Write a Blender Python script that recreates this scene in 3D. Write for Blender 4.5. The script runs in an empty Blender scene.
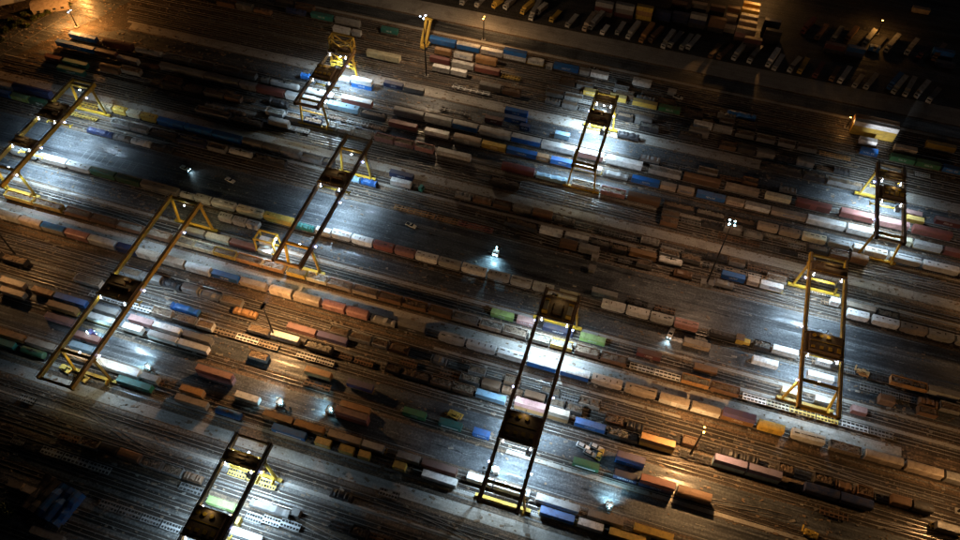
import bpy, bmesh, math, random, re
from mathutils import Matrix, Vector
random.seed(7)
rnd = random.Random(11)
sc = bpy.context.scene
COL = sc.collection

# ------------------------------------------------------------------ camera
F = 783.55; CH = 258.0
def _rot():
    a, b, c = [math.radians(v) for v in (-16.7475, 36.1479, 179.0816)]
    Rz = Matrix(((math.cos(a), -math.sin(a), 0), (math.sin(a), math.cos(a), 0), (0, 0, 1)))
    Rx = Matrix(((1, 0, 0), (0, math.cos(b), -math.sin(b)), (0, math.sin(b), math.cos(b))))
    Rr = Matrix(((math.cos(c), -math.sin(c), 0), (math.sin(c), math.cos(c), 0), (0, 0, 1)))
    return Rr @ Rx @ Rz @ Matrix(((-1, 0, 0), (0, -1, 0), (0, 0, 1)))
M = _rot()                                   # world -> camera axes
MT = M.transposed()
def at(px, py, z=0.0):
    """Point at height z that the photograph shows at pixel (px, py)."""
    d = MT @ Vector(((px - 480) / F, (270 - py) / F, -1))
    t = (z - CH) / d.z
    return Vector((d.x * t, d.y * t, z))
def x_on(px, Y, z):
    """X along the row Y, height z, seen at picture column px."""
    k = (px - 480) / F
    r0, r2 = M[0], M[2]
    h = z - CH
    return -(r0[1] * Y + r0[2] * h + k * (r2[1] * Y + r2[2] * h)) / (r0[0] + k * r2[0])
cam = bpy.data.cameras.new('camera')
camo = bpy.data.objects.new('camera', cam); COL.objects.link(camo)
camo.matrix_world = Matrix.Translation((0, 0, CH)) @ MT.to_4x4()
cam.sensor_width = 36; cam.lens = F / 960 * 36; cam.clip_start = 1; cam.clip_end = 6000
sc.camera = camo
# ------------------------------------------------------------------ night sky, faint moonlight, exposure
w = bpy.data.worlds.new('World'); sc.world = w; w.use_nodes = True
nt = w.node_tree; bgn = nt.nodes['Background']
sky = nt.nodes.new('ShaderNodeTexSky'); sky.sky_type = 'NISHITA'; sky.sun_disc = False
sky.sun_elevation = math.radians(35); sky.sun_rotation = math.radians(200)
nt.links.new(sky.outputs[0], bgn.inputs[0]); bgn.inputs[1].default_value = 0.0003
sun = bpy.data.lights.new('moon', 'SUN'); sun.energy = 0.015; sun.angle = math.radians(0.5); sun.color = (0.8, 0.88, 1)
suno = bpy.data.objects.new('moon', sun); COL.objects.link(suno)
suno.rotation_euler = (math.radians(50), 0, math.radians(150))
sc.view_settings.view_transform = 'Standard'; sc.view_settings.look = 'None'
sc.view_settings.exposure = 0.12; sc.view_settings.gamma = 1; sc.view_settings.use_curve_mapping = False
sc.cycles.max_bounces = 4; sc.cycles.diffuse_bounces = 2; sc.cycles.glossy_bounces = 2
sc.cycles.sample_clamp_indirect = 4; sc.cycles.use_denoising = True
LW = 2.75      # white floodlight level
LO = 1.0      # sodium level

# ------------------------------------------------------------------ materials
def newmat(name):
    m = bpy.data.materials.new(name); m.use_nodes = True
    return m, m.node_tree, m.node_tree.nodes['Principled BSDF']
def N(t, kind, **kw):
    n = t.nodes.new(kind)
    for k, v in kw.items():
        if k in ('op',): n.operation = v
        elif k == 'blend': n.blend_type = v
        else: n.inputs[k].default_value = v
    return n
def L(t, a, b): t.links.new(a, b)
def ramp(t, src, stops):
    r = t.nodes.new('ShaderNodeValToRGB'); L(t, src, r.inputs[0])
    while len(r.color_ramp.elements) < len(stops): r.color_ramp.elements.new(0.5)
    for e, (p, c) in zip(r.color_ramp.elements, stops):
        e.position = p; e.color = (*c, 1) if len(c) == 3 else c
    return r.outputs[0]
def noise(t, vec, scale, detail=4, rough=0.6, vscale=(1, 1, 1)):
    mp = t.nodes.new('ShaderNodeMapping'); mp.inputs['Scale'].default_value = vscale; L(t, vec, mp.inputs[0])
    n = t.nodes.new('ShaderNodeTexNoise'); n.inputs['Scale'].default_value = scale
    n.inputs['Detail'].default_value = detail; n.inputs['Roughness'].default_value = rough
    L(t, mp.outputs[0], n.inputs['Vector'])
    return n.outputs['Fac']
def mix(t, fac, a, b, blend='MIX'):
    n = t.nodes.new('ShaderNodeMix'); n.data_type = 'RGBA'; n.blend_type = blend
    if isinstance(fac, (int, float)): n.inputs[0].default_value = fac
    else: L(t, fac, n.inputs[0])
    for i, v in ((6, a), (7, b)):
        if isinstance(v, tuple): n.inputs[i].default_value = (*v, 1)
        else: L(t, v, n.inputs[i])
    return n.outputs[2]
def bump(t, bs, h, strength, dist):
    b = t.nodes.new('ShaderNodeBump'); b.inputs['Strength'].default_value = strength; b.inputs['Distance'].default_value = dist
    L(t, h, b.inputs['Height']); L(t, b.outputs[0], bs.inputs['Normal'])
def ground_mat(name, dark, mid, light, stain, rough=(0.35, 0.9), streak=0.04, speck=0.7, bumpd=0.12, spec=0.5, grit=1.0):
    m, t, bs = newmat(name)
    g = t.nodes.new('ShaderNodeNewGeometry').outputs['Position']
    long_ = noise(t, g, 1.0, 6, 0.72, (streak * 0.7, 0.95, 1))
    wide = noise(t, g, 1.0, 4, 0.6, (0.015, 0.09, 1))
    blot = noise(t, g, 0.11, 7, 0.65)
    fine = noise(t, g, 1.3, 5, 0.75)
    base = ramp(t, long_, [(0.34, dark), (0.5, mid), (0.66, light)])
    c = mix(t, ramp(t, wide, [(0.4, (0, 0, 0)), (0.62, (1, 1, 1))]), base, mix(t, 0.5, base, light))
    c = mix(t, ramp(t, blot, [(0.5, (0, 0, 0)), (0.68, (0.85, 0.85, 0.85))]), c, stain)
    c = mix(t, 1.0, c, ramp(t, fine, [(0.32, (1 - 0.72 * grit,) * 3), (0.5, (0.92,) * 3), (0.66, (1 + 0.85 * grit, 1 + 0.8 * grit, 1 + 0.75 * grit))]), 'MULTIPLY')
    pv = t.nodes.new('ShaderNodeTexVoronoi'); pv.inputs['Scale'].default_value = 0.9; L(t, g, pv.inputs['Vector'])
    pm = N(t, 'ShaderNodeMath', op='LESS_THAN'); L(t, pv.outputs['Distance'], pm.inputs[0]); pm.inputs[1].default_value = 0.16
    sel = N(t, 'ShaderNodeSeparateColor'); L(t, pv.outputs['Color'], sel.inputs[0])
    sg = N(t, 'ShaderNodeMath', op='GREATER_THAN'); L(t, sel.outputs[0], sg.inputs[0]); sg.inputs[1].default_value = speck
    mm = N(t, 'ShaderNodeMath', op='MULTIPLY'); L(t, pm.outputs[0], mm.inputs[0]); L(t, sg.outputs[0], mm.inputs[1])
    c = mix(t, mm.outputs[0], c, (0.28, 0.25, 0.21))
    L(t, c, bs.inputs['Base Color'])
    wet = noise(t, g, 1.0, 5, 0.65, (0.02, 0.5, 1))
    L(t, ramp(t, wet, [(0.36, (rough[0],) * 3), (0.62, (rough[1],) * 3)]), bs.inputs['Roughness'])
    bs.inputs['Specular IOR Level'].default_value = spec
    ad = N(t, 'ShaderNodeMath', op='ADD'); L(t, fine, ad.inputs[0]); L(t, long_, ad.inputs[1])
    bump(t, bs, ad.outputs[0], 0.7, bumpd)
    return m
M_BALLAST = ground_mat('ballast', (0.016, 0.011, 0.008), (0.085, 0.056, 0.036), (0.27, 0.19, 0.125), (0.018, 0.013, 0.009), (0.4, 0.95), 0.02, 0.86, 0.35)
M_BED = ground_mat('track bed', (0.008, 0.007, 0.006), (0.03, 0.022, 0.016), (0.10, 0.075, 0.055), (0.008, 0.007, 0.006), (0.4, 0.9), 0.03, 0.9, 0.4)  # dark ballast; its tone also stands in for contact shadow around the wagons
M_ASPHALT = ground_mat('asphalt', (0.010, 0.011, 0.013), (0.038, 0.041, 0.046), (0.15, 0.16, 0.17), (0.012, 0.013, 0.016), (0.24, 0.8), 0.02, 0.97, 0.05, 0.7)
M_CONC = ground_mat('concrete', (0.27, 0.25, 0.225), (0.37, 0.345, 0.31), (0.45, 0.42, 0.38), (0.24, 0.215, 0.19), (0.4, 0.85), 0.05, 0.985, 0.03, 0.5, 0.3)
M_SLAB = ground_mat('worn slab', (0.07, 0.066, 0.06), (0.13, 0.12, 0.11), (0.21, 0.2, 0.185), (0.05, 0.045, 0.04), (0.3, 0.8), 0.04, 0.9, 0.05)
M_LOT = ground_mat('lot asphalt', (0.025, 0.024, 0.022), (0.05, 0.047, 0.042), (0.1, 0.09, 0.08), (0.02, 0.02, 0.02), (0.38, 0.85), 0.03, 0.93, 0.15, 0.35)
M_DIRT = ground_mat('dirt', (0.02, 0.016, 0.012), (0.06, 0.045, 0.03), (0.12, 0.09, 0.06), (0.02, 0.018, 0.012), (0.5, 0.95), 0.08, 0.7, 0.3)

PAL = {'w': ('white', (0.82, 0.81, 0.79)), 'l': ('light grey', (0.46, 0.46, 0.45)), 'g': ('grey', (0.23, 0.22, 0.21)),
       'b': ('blue', (0.015, 0.15, 0.50)), 'n': ('navy', (0.02, 0.035, 0.11)), 't': ('teal', (0.02, 0.22, 0.20)),
       'r': ('red', (0.27, 0.07, 0.05)), 'm': ('maroon', (0.17, 0.04, 0.045)), 'p': ('pink', (0.48, 0.22, 0.20)),
       'o': ('orange', (0.52, 0.25, 0.06)), 'y': ('yellow', (0.74, 0.47, 0.02)), 'e': ('beige', (0.50, 0.40, 0.31)),
       'k': ('black', (0.03, 0.03, 0.035)), 'G': ('green', (0.05, 0.22, 0.09)), 'd': ('dark green', (0.03, 0.10, 0.05)),
       'i': ('lime green', (0.33, 0.50, 0.14)), 'c': ('pale blue', (0.28, 0.47, 0.62)), 'v': ('violet', (0.12, 0.10, 0.26)),
       'u': ('brown', (0.20, 0.11, 0.06)), 'W': ('cream', (0.66, 0.60, 0.42))}
for k_, (n_, c_) in list(PAL.items()):
    gr = sum(c_) / 3; PAL[k_] = (n_, tuple(v * 0.84 + gr * 0.16 for v in c_) if k_ in 'orpmy' else c_)
_pm = {}
def paint(code, corr=0.0, dirt=0.5, rough=0.42, key=''):
    k = (code, corr, dirt, rough)
    if k in _pm: return _pm[k]
    col = PAL[code][1] if isinstance(code, str) else code
    m, t, bs = newmat('paint ' + (PAL[code][0] if isinstance(code, str) else 'mixed'))
    tc = t.nodes.new('ShaderNodeTexCoord'); oi = t.nodes.new('ShaderNodeObjectInfo')
    va = N(t, 'ShaderNodeVectorMath', op='MULTIPLY_ADD'); L(t, oi.outputs['Location'], va.inputs[0]); va.inputs[1].default_value = (0.37, 0.53, 0.2); L(t, tc.outputs['Object'], va.inputs[2])
    v = va.outputs[0]
    n1 = noise(t, v, 0.55, 6, 0.7); n2 = noise(t, v, 2.2, 4, 0.7, (1, 1, 0.25))
    hs = N(t, 'ShaderNodeHueSaturation'); hs.inputs['Color'].default_value = (*col, 1)
    mr = N(t, 'ShaderNodeMapRange'); L(t, oi.outputs['Random'], mr.inputs[0]); mr.inputs[3].default_value = 0.55; mr.inputs[4].default_value = 1.2
    L(t, mr.outputs[0], hs.inputs['Value'])
    c = mix(t, ramp(t, n1, [(0.45, (0, 0, 0)), (0.7, (dirt,) * 3)]), hs.outputs[0], (0.12, 0.085, 0.055))
    c = mix(t, ramp(t, n2, [(0.6, (0, 0, 0)), (0.72, (dirt,) * 3)]), c, (0.05, 0.035, 0.025))
    L(t, c, bs.inputs['Base Color'])
    L(t, ramp(t, n1, [(0.35, (rough,) * 3), (0.7, (0.8,) * 3)]), bs.inputs['Roughness'])
    if corr:
        wv = t.nodes.new('ShaderNodeTexWave'); wv.inputs['Scale'].default_value = corr; L(t, tc.outputs['Object'], wv.inputs['Vector'])
        bump(t, bs, wv.outputs['Fac'], 0.6, 0.06)
    _pm[k] = m
    return m
def plain(name, col, rough=0.5, metal=0.0, emit=None, estr=0):
    m, t, bs = newmat(name)
    tc = t.nodes.new('ShaderNodeTexCoord')
    n1 = noise(t, tc.outputs['Object'], 1.5, 4, 0.7)
    L(t, mix(t, 1.0, (*col,), ramp(t, n1, [(0.3, (0.6, 0.6, 0.6)), (0.7, (1.2, 1.2, 1.2))]), 'MULTIPLY'), bs.inputs['Base Color'])
    bs.inputs['Roughness'].default_value = rough; bs.inputs['Metallic'].default_value = metal
    if emit: bs.inputs['Emission Color'].default_value = (*emit, 1); bs.inputs['Emission Strength'].default_value = estr
    return m
M_STEEL = plain('dark steel', (0.05, 0.045, 0.04), 0.6, 0.3)
M_RAIL = plain('rail steel', (0.42, 0.38, 0.34), 0.32, 0.35)
M_SLEEP = plain('sleeper', (0.05, 0.038, 0.03), 0.9)
M_RUBBER = plain('rubber', (0.02, 0.02, 0.02), 0.8)
M_GLASS = plain('dark glass', (0.02, 0.025, 0.03), 0.1)
M_SCRAP = plain('scrap', (0.24, 0.17, 0.115), 0.7, 0.1)
M_SCRAPL = plain('pale scrap', (0.26, 0.235, 0.2), 0.8, 0.0)
M_ROOFU = plain('rusty deck', (0.2, 0.13, 0.08), 0.8)
M_MARK = plain('road paint', (0.34, 0.34, 0.32), 0.7)
M_WHITE = plain('white lettering', (0.75, 0.75, 0.75), 0.5)
M_LED = plain('white lamp', (0.8, 0.8, 0.8), 0.3, 0, (0.72, 0.85, 1.0), 30)
M_LEDB = plain('blue white lamp', (0.8, 0.8, 0.8), 0.3, 0, (0.42, 0.5, 1.0), 18)
M_CYAN = plain('cold lamp', (0.8, 0.8, 0.8), 0.3, 0, (0.45, 0.85, 1.0), 40)
M_SOD = plain('sodium lamp', (0.8, 0.6, 0.4), 0.3, 0, (1.0, 0.45, 0.08), 30)
M_LEAF = plain('leaf', (0.07, 0.09, 0.02), 0.6)
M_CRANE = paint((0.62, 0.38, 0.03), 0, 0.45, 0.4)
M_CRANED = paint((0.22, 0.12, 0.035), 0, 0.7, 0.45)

# ------------------------------------------------------------------ mesh helpers
class MB:
    def __init__(s): s.v = []; s.f = []
    def box(s, x0, x1, y0, y1, z0, z1):
        b = len(s.v)
        s.v += [(x0, y0, z0), (x1, y0, z0), (x1, y1, z0), (x0, y1, z0), (x0, y0, z1), (x1, y0, z1), (x1, y1, z1), (x0, y1, z1)]
        s.f += [tuple(b + i for i in q) for q in ((0, 3, 2, 1), (4, 5, 6, 7), (0, 1, 5, 4), (1, 2, 6, 5), (2, 3, 7, 6), (3, 0, 4, 7))]
        return s
    def rbox(s, c, size, rz=0, tilt=0):
        b = len(s.v); ca, sa = math.cos(rz), math.sin(rz)
        for dz in (-1, 1):
            for dx, dy in ((-1, -1), (1, -1), (1, 1), (-1, 1)):
                x, y, z = dx * size[0] / 2, dy * size[1] / 2, dz * size[2] / 2
                z += x * tilt
                s.v.append((c[0] + x * ca - y * sa, c[1] + x * sa + y * ca, c[2] + z))
        s.f += [tuple(b + i for i in q) for q in ((0, 3, 2, 1), (4, 5, 6, 7), (0, 1, 5, 4), (1, 2, 6, 5), (2, 3, 7, 6), (3, 0, 4, 7))]
        return s
    def bar(s, p, q, w, h=None, n=4):
        """A box or round bar from p to q."""
        h = h or w; p, q = Vector(p), Vector(q); d = (q - p).normalized()
        up = Vector((0, 0, 1)) if abs(d.z) < 0.95 else Vector((0, 1, 0))
        a = d.cross(up).normalized(); c = a.cross(d).normalized(); b = len(s.v)
        for e in (p, q):
            for i in range(n):
                t = 2 * math.pi * (i + 0.5) / n; r = math.sqrt(2) if n == 4 else 1
                s.v.append(tuple(e + a * (math.cos(t) * w / 2 * r) + c * (math.sin(t) * h / 2 * r)))
        for i in range(n): s.f.append((b + i, b + (i + 1) % n, b + n + (i + 1) % n, b + n + i))
        s.f.append(tuple(b + i for i in reversed(range(n)))); s.f.append(tuple(b + n + i for i in range(n)))
        return s
    def loft(s, secs):
        """secs: rings of equal length."""
        b = len(s.v); n = len(secs[0])
        for r in secs: s.v += [tuple(p) for p in r]
        for k in range(len(secs) - 1):
            for i in range(n):
                s.f.append((b + k * n + i, b + k * n + (i + 1) % n, b + (k + 1) * n + (i + 1) % n, b + (k + 1) * n + i))
        s.f.append(tuple(b + i for i in reversed(range(n)))); s.f.append(tuple(b + (len(secs) - 1) * n + i for i in range(n)))
        return s
    def mesh(s, name):
        me = bpy.data.meshes.new(name); me.from_pydata(s.v, [], s.f); me.update()
        bm = bmesh.new(); bm.from_mesh(me); bmesh.ops.recalc_face_normals(bm, faces=bm.faces); bm.to_mesh(me); bm.free()
        return me
def obj(name, me, mat=None, parent=None, loc=None):
    if isinstance(me, MB): me = me.mesh(name)
    o = bpy.data.objects.new(name, me); COL.objects.link(o)
    if mat:
        if not me.materials: me.materials.append(mat)
        if me.materials[0] is not mat:
            o.material_slots[0].link = 'OBJECT'; o.material_slots[0].material = mat
    if parent: o.parent = parent
    if loc: o.location = loc
    return o
def empty(name, loc, rz=0, sx=1.0):
    o = bpy.data.objects.new(name, None); COL.objects.link(o); o.location = loc; o.rotation_euler = (0, 0, rz); o.scale = (sx, 1, 1)
    o.empty_display_size = 1
    return o
def tag(o, label=None, cat=None, group=None, kind=None):
    if label: o['label'] = label
    if cat: o['category'] = cat
    if group: o['group'] = group
    if kind: o['kind'] = kind
    return o
ORD = 'first second third fourth fifth sixth seventh eighth ninth tenth eleventh twelfth thirteenth fourteenth fifteenth sixteenth seventeenth eighteenth nineteenth twentieth'.split()
def spot(name, loc, target, energy, color, angle=130, blend=0.6, size=0.4, parent=None):
    l = bpy.data.lights.new(name, 'SPOT'); l.energy = energy; l.color = color; l.spot_size = math.radians(angle); l.spot_blend = blend; l.shadow_soft_size = size
    o = bpy.data.objects.new(name, l); COL.objects.link(o); o.location = loc
    d = Vector(target) - Vector(loc); o.rotation_euler = d.to_track_quat('-Z', 'Y').to_euler()
    return o

# ------------------------------------------------------------------ ground
def west(y):      # where the yard's tracks end before the diagonal road
    return XL if y < 222 else (x_on(4, y, 0) if y < 236 else (x_on(28, y, 0) if y < 245 else (x_on(62 if y < 262 else 128, y, 0) if y < 300 else x_on(150, y, 0))))
XL, XR = -420, 300
def sheet(name, x0, x1, y0, y1, z, m, cat=None):
    mb = MB(); mb.v = [(x0, y0, z), (x1, y0, z), (x1, y1, z), (x0, y1, z)]; mb.f = [(0, 1, 2, 3)]
    o = obj(name, mb, m); o['kind'] = 'structure'; return o
def poly(name, pts, z, m):
    mb = MB(); mb.v = [(p[0], p[1], z) for p in pts]; mb.f = [tuple(range(len(pts)))]
    o = obj(name, mb, m); o['kind'] = 'structure'; return o
sheet('ground', -2500, 2500, -1500, 3500, 0, M_BALLAST)
for y0, y1 in ((98.5, 107.5), (112.5, 119.5), (166.5, 174.8), (180.5, 199.5), (240.5, 244.5), (259, 272), (322, 330)):
    sheet('asphalt_road', west(y0), XR, y0, y1, 0.004, M_ASPHALT)
sheet('asphalt_road', XL, -8, 112.5, 119.5, 0.006, M_ASPHALT)
sheet('asphalt_road', -260, -60, 119.5, 139, 0.005, M_ASPHALT)
for y0, y1, z in ((82, 86.2, 0.06), (219.4, 224, 0.06), (273, 277.5, 0.06), (331.2, 343.6, 0.06), (319.6, 321.2, 0.05)):
    mb = MB(); x = west(y0)
    while x < XR:
        q = x + rnd.uniform(7, 12); mb.box(x, q - 0.05, y0, y1, -0.1, z + rnd.uniform(-0.01, 0.01)); x = q
    o = obj('concrete_path', mb, M_CONC); o['kind'] = 'structure'
sheet('concrete_path', XL, 110, 147.6, 152.2, 0.008, M_CONC)
mb = MB().box(-22, XR, 107.9, 109.4, -0.1, 0.14); o = obj('kerb', mb, M_CONC); o['kind'] = 'structure'
mb = MB().box(-60, 34, 139.6, 140.6, -0.1, 0.14); o = obj('kerb', mb, M_CONC); o['kind'] = 'structure'
for x0, x1, y0, y1 in ((-205, -60, 66, 81.5), (-240, -90, 15, 60), (-330, -130, 278, 288), (-260, -170, 292, 297), (-300, 30, 225, 227), (-420, -330, 223, 226)):
    sheet('pavement', x0, x1, y0, y1, 0.009, M_SLAB)
sheet('asphalt_road', -600, 1200, 343.8, 900, 0.004, M_LOT)
# the diagonal road in the far corner
a, b, c, d = at(-40, 75), at(-40, 40), at(95, -12), at(150, -12)
poly('dirt_path', [at(-60, 130), at(12, 75), at(30, 55), at(60, 40), at(150, 25), at(260, -20), at(-60, -20)], 0.010, M_DIRT)
poly('asphalt_road', [at(-40, 85), at(-40, 52), at(70, 6), at(110, -20), at(170, -20), at(95, 20), at(50, 38)], 0.014, M_ASPHALT)

# lane markings
mb = MB()
for a_, b_ in ((at(-30, 62), at(92, -12)), (at(-30, 74), at(112, -12))):
    mb.bar((a_.x, a_.y, 0.016), (b_.x, b_.y, 0.016), 0.22, 0.006)
for y in (184.2, 187.9, 191.6, 195.3, 170.4, 103.2, 325.8):
    x = XL + rnd.uniform(0, 9)
    while x < XR:
        if rnd.random() < 0.3: mb.box(x, x + 3.2, y, y + 0.14, 0.008, 0.012)
        x += 9
for y in (181.2, 198.9, 167.1, 174.2, 99.0, 329.6):
    x = XL
    while x < XR:
        if rnd.random() < 0.8: mb.box(x, x + 15, y, y + 0.16, 0.008, 0.012)
        x += 15
for k in range(9): mb.box(-245 + 3.3 * k, -244.85 + 3.3 * k, 184.5, 190.5, 0.0085, 0.0125)
o = obj('road_markings', mb, M_MARK); o['kind'] = 'structure'

# tracks
TR = [8, 13, 20, 27, 33, 40, 45, 52, 57, 61.5, 66.5, 70.4, 78.5, 91.9, 95.0, 110.6, 121.5, 125.8, 130.5, 134.5, 138, 144.5, 154.9, 161.4, 177.7,
      203, 207.8, 214.9, 227.5, 231.8, 236.8, 247.4, 255.8, 261.6, 281, 285.5, 290, 295.8, 301, 305.8, 311.3, 315.6, 249.7, 257.0, 239.2]
TR = sorted(set(TR)); keep = []
for y in TR:
    if not keep or y - keep[-1] > 2.6: keep.append(y)
for y in keep:
    x0 = west(y)
    t = empty('railway_track', (0, y, 0)); tag(t, kind='structure')
    sheet('ballast_bed', x0, XR, y - 1.75, y + 1.75, 0.02, M_BED)
    for s in (-1, 1):
        obj('rail', MB().box(x0, XR, s * 0.75 - 0.09, s * 0.75 + 0.09, 0.05, 0.26), M_RAIL, t)
    mb = MB(); x = x0
    while x < XR:
        if rnd.random() < 0.9:
            e = rnd.uniform(-0.12, 0.12); mb.box(x, x + 0.26, -1.3 + e, 1.3 + e, -0.05, 0.07 + rnd.uniform(0, 0.03))
        x += 0.72
    obj('sleepers', mb, M_SLEEP, t)
for y in (74.5, 90.2, 89.0 + 76.0, 158.2, 212.0, 235.2, 278.4):      # crane runways
    t = empty('crane_runway_track', (0, y, 0)); tag(t, kind='structure')
    obj('rail', MB().box(west(y), XR, -0.1, 0.1, 0.02, 0.22), M_RAIL, t)
    obj('sill', MB().box(west(y), XR, -0.7, 0.7, -0.1, 0.05), M_CONC, t)

def turnout(px, py, ya, yb, ln=48):
    X = at(px, py).x; t = empty('railway_turnout', (X, ya, 0)); tag(t, kind='structure')
    for sgn in (-0.75, 0.75):
        mb = MB(); last = None
        for i in range(17):
            u = i / 16; x = u * ln; y = (yb - ya) * (3 * u * u - 2 * u ** 3) + sgn
            if last: mb.bar((last[0], last[1], 0.17), (x, y, 0.17), 0.17, 0.2)
            last = (x, y)
        obj('rail', mb, M_RAIL, t)
for q in ((60, 400, 78.5, 70.4), (230, 520, 66.5, 61.5), (420, 500, 78.5, 70.4), (180, 300, 134.5, 130.5), (330, 330, 138, 134.5), (430, 400, 125.8, 130.5), (620, 420, 121.5, 125.8), (760, 440, 138, 134.5), (650, 470, 110.6, 114.8), (480, 220, 207.8, 203), (700, 270, 207.8, 203), (120, 200, 161.4, 154.9), (380, 170, 227.5, 231.8), (560, 210, 231.8, 227.5), (240, 130, 214.9, 207.8), (700, 110, 290, 285.5), (820, 140, 295.8, 290), (500, 60, 301, 305.8), (200, 60, 255.8, 249.7), (850, 260, 227.5, 231.8), (860, 480, 121.5, 125.8), (100, 290, 130.5, 134.5)):
    turnout(*q)
# cable troughs: thin pale broken lines between the tracks
mb = MB()
for y in (49, 54.5, 59.3, 68.6, 76.4, 88.2, 97.2, 123.4, 128.1, 132.6, 136.3, 141.6, 147, 157.0, 163.4, 175.3, 180.2, 200.4, 205.3, 210.3, 217.4, 225.2, 229.6, 234.0, 238.6, 243.4, 252.3, 259.3, 272.2, 283.3, 287.7, 292.8, 298.4, 308.4, 313.5, 318):
    x = west(y) + rnd.uniform(0, 40)
    while x < XR:
        q = x + rnd.uniform(12, 60); mb.box(x, q, y - 0.26, y + 0.26, -0.05, 0.1 + rnd.uniform(0, 0.02)); x = q + rnd.choice((0.4, 0.4, 6, 25))
o = obj('pavement', mb, M_SLAB); o['kind'] = 'structure'
# litter between the tracks: far too much of it to count
mb = MB(); mb2 = MB()
for i in range(22000):
    x, y = rnd.uniform(-360, 170), rnd.uniform(30, 318)
    if 180 < y < 200 or 98 < y < 107: 
        if rnd.random() < 0.85: continue
    s = rnd.choice((0.2, 0.3, 0.3, 0.45, 0.7)) * rnd.uniform(0.6, 1.3)
    (mb if rnd.random() < 0.68 else mb2).rbox((x, y, 0.08), (s * rnd.uniform(1, 2.6), s, 0.25), rnd.uniform(-0.5, 0.5), rnd.uniform(-.2, .2))
tag(obj('debris', mb, M_SCRAP), 'dark scrap and ballast lumps scattered between the tracks', 'debris', kind='stuff')
tag(obj('litter', mb2, M_SCRAPL), 'pale litter and stones scattered between the tracks', 'litter', kind='stuff')

# ------------------------------------------------------------------ prototypes of wagons and containers (unit length 12 m along X)
def me_container(Lc):
    h = Lc / 2
    b = MB().box(-h + 0.06, h - 0.06, -1.16, 1.16, 0.06, 2.54)
    for x in (-h + 0.09, h - 0.09):
        for y in (-1.13, 1.13): b.box(x - 0.09, x + 0.09, y - 0.09, y + 0.09, 0, 2.6)
    for y in (-1.17, 1.17): b.box(-h + 0.181, h - 0.181, y - 0.05, y + 0.05, 0.0, 0.14)
    return b.mesh('container_body')
def me_roof(Lc):
    h = Lc / 2; b = MB().box(-h + 0.2, h - 0.2, -1.02, 1.02, 2.545, 2.57)
    for y in (-1.12, 1.12): b.box(-h + 0.181, h - 0.181, y - 0.06, y + 0.06, 2.48, 2.61)
    for x in (-h + 0.1, h - 0.1): b.box(x - 0.06, x + 0.06, -1.05, 1.05, 2.545, 2.60)
    n = int(Lc / 1.5)
    for i in range(n):
        x = -h + (i + 0.5) * Lc / n; b.box(x - 0.12, x + 0.12, -1.0, 1.0, 2.57, 2.6)
    return b.mesh('roof')
def me_door(Lc):
    h = Lc / 2; b = MB()
    for s in (-1, 1):
        b.box(h - 0.05, h + 0.0, min(0.03 * s, 1.05 * s), max(0.03 * s, 1.05 * s), 0.15, 2.45)
        for y in (0.3, 0.75): b.bar((h + 0.03, s * y, 0.1), (h + 0.03, s * y, 2.5), 0.05)
    return b.mesh('door')
CME = {k: (me_container(k), me_roof(k), me_door(k)) for k in (6.06, 12.19)}
def lettering(seed):
    r = random.Random(seed); b = MB(); x = -1.9
    while x < 1.9:
        wd = r.choice((0.35, 0.5, 0.5, 0.3)); hgt = r.choice((0.8, 0.8, 0.55))
        b.box(x, x + 0.13, -1.20, -1.16, 1.0, 1.0 + hgt)
        if r.random() < 0.7: b.box(x + 0.131, x + wd, -1.20, -1.16, 1.0 + hgt - 0.16, 1.0 + hgt)
        if r.random() < 0.7: b.box(x + 0.131, x + wd, -1.20, -1.16, 1.0, 1.16)
        x += wd + 0.15
    return b.mesh('lettering')
LETT = [lettering(i) for i in range(5)]
STRIPE = MB().box(-4.6, 4.6, -1.2, -1.16, 0.55, 1.15).mesh('stripe')
def me_bogie():
    b = MB().box(-1.35, 1.35, -1.15, 1.15, 0.45, 0.75)
    for x in (-0.9, 0.9):
        b.bar((x, -0.95, 0.71), (x, 0.95, 0.71), 0.16, n=6)
        for y in (-0.75, 0.75): b.bar((x, y - 0.07, 0.71), (x, y + 0.07, 0.71), 0.9, 0.9, n=10)
    return b.mesh('bogie')
BOG = me_bogie()
def me_flat(h=6.4):
    b = MB().box(-h, h, -0.35, 0.35, 0.76, 1.08)
    for y in (-1.25, 1.1): b.box(-h, h, y, y + 0.15, 0.85, 1.08)
    for i in range(9):
        x = -h + 0.2 + i * (2 * h - 0.4) / 8
        b.box(x - 0.14, x + 0.14, -1.1, -0.351, 0.9, 1.06); b.box(x - 0.14, x + 0.14, 0.351, 1.1, 0.9, 1.06)
    b.box(-h - 0.5, -h - 0.001, -0.12, 0.12, 0.8, 1.0); b.box(h + 0.001, h + 0.5, -0.12, 0.12, 0.8, 1.0)
    return b.mesh('frame')
FLAT = me_flat()
def ring(x, w, z0, z1, ch, r=0.0):
    return [(x, -w, z0 + ch), (x, -w + ch, z0), (x, w - ch, z0), (x, w, z0 + ch), (x, w, z1 - 0.28), (x, w * 0.9, z1 - 0.1), (x, w * 0.5, z1), (x, -w * 0.5, z1), (x, -w * 0.9, z1 - 0.1), (x, -w, z1 - 0.28)]
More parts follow.
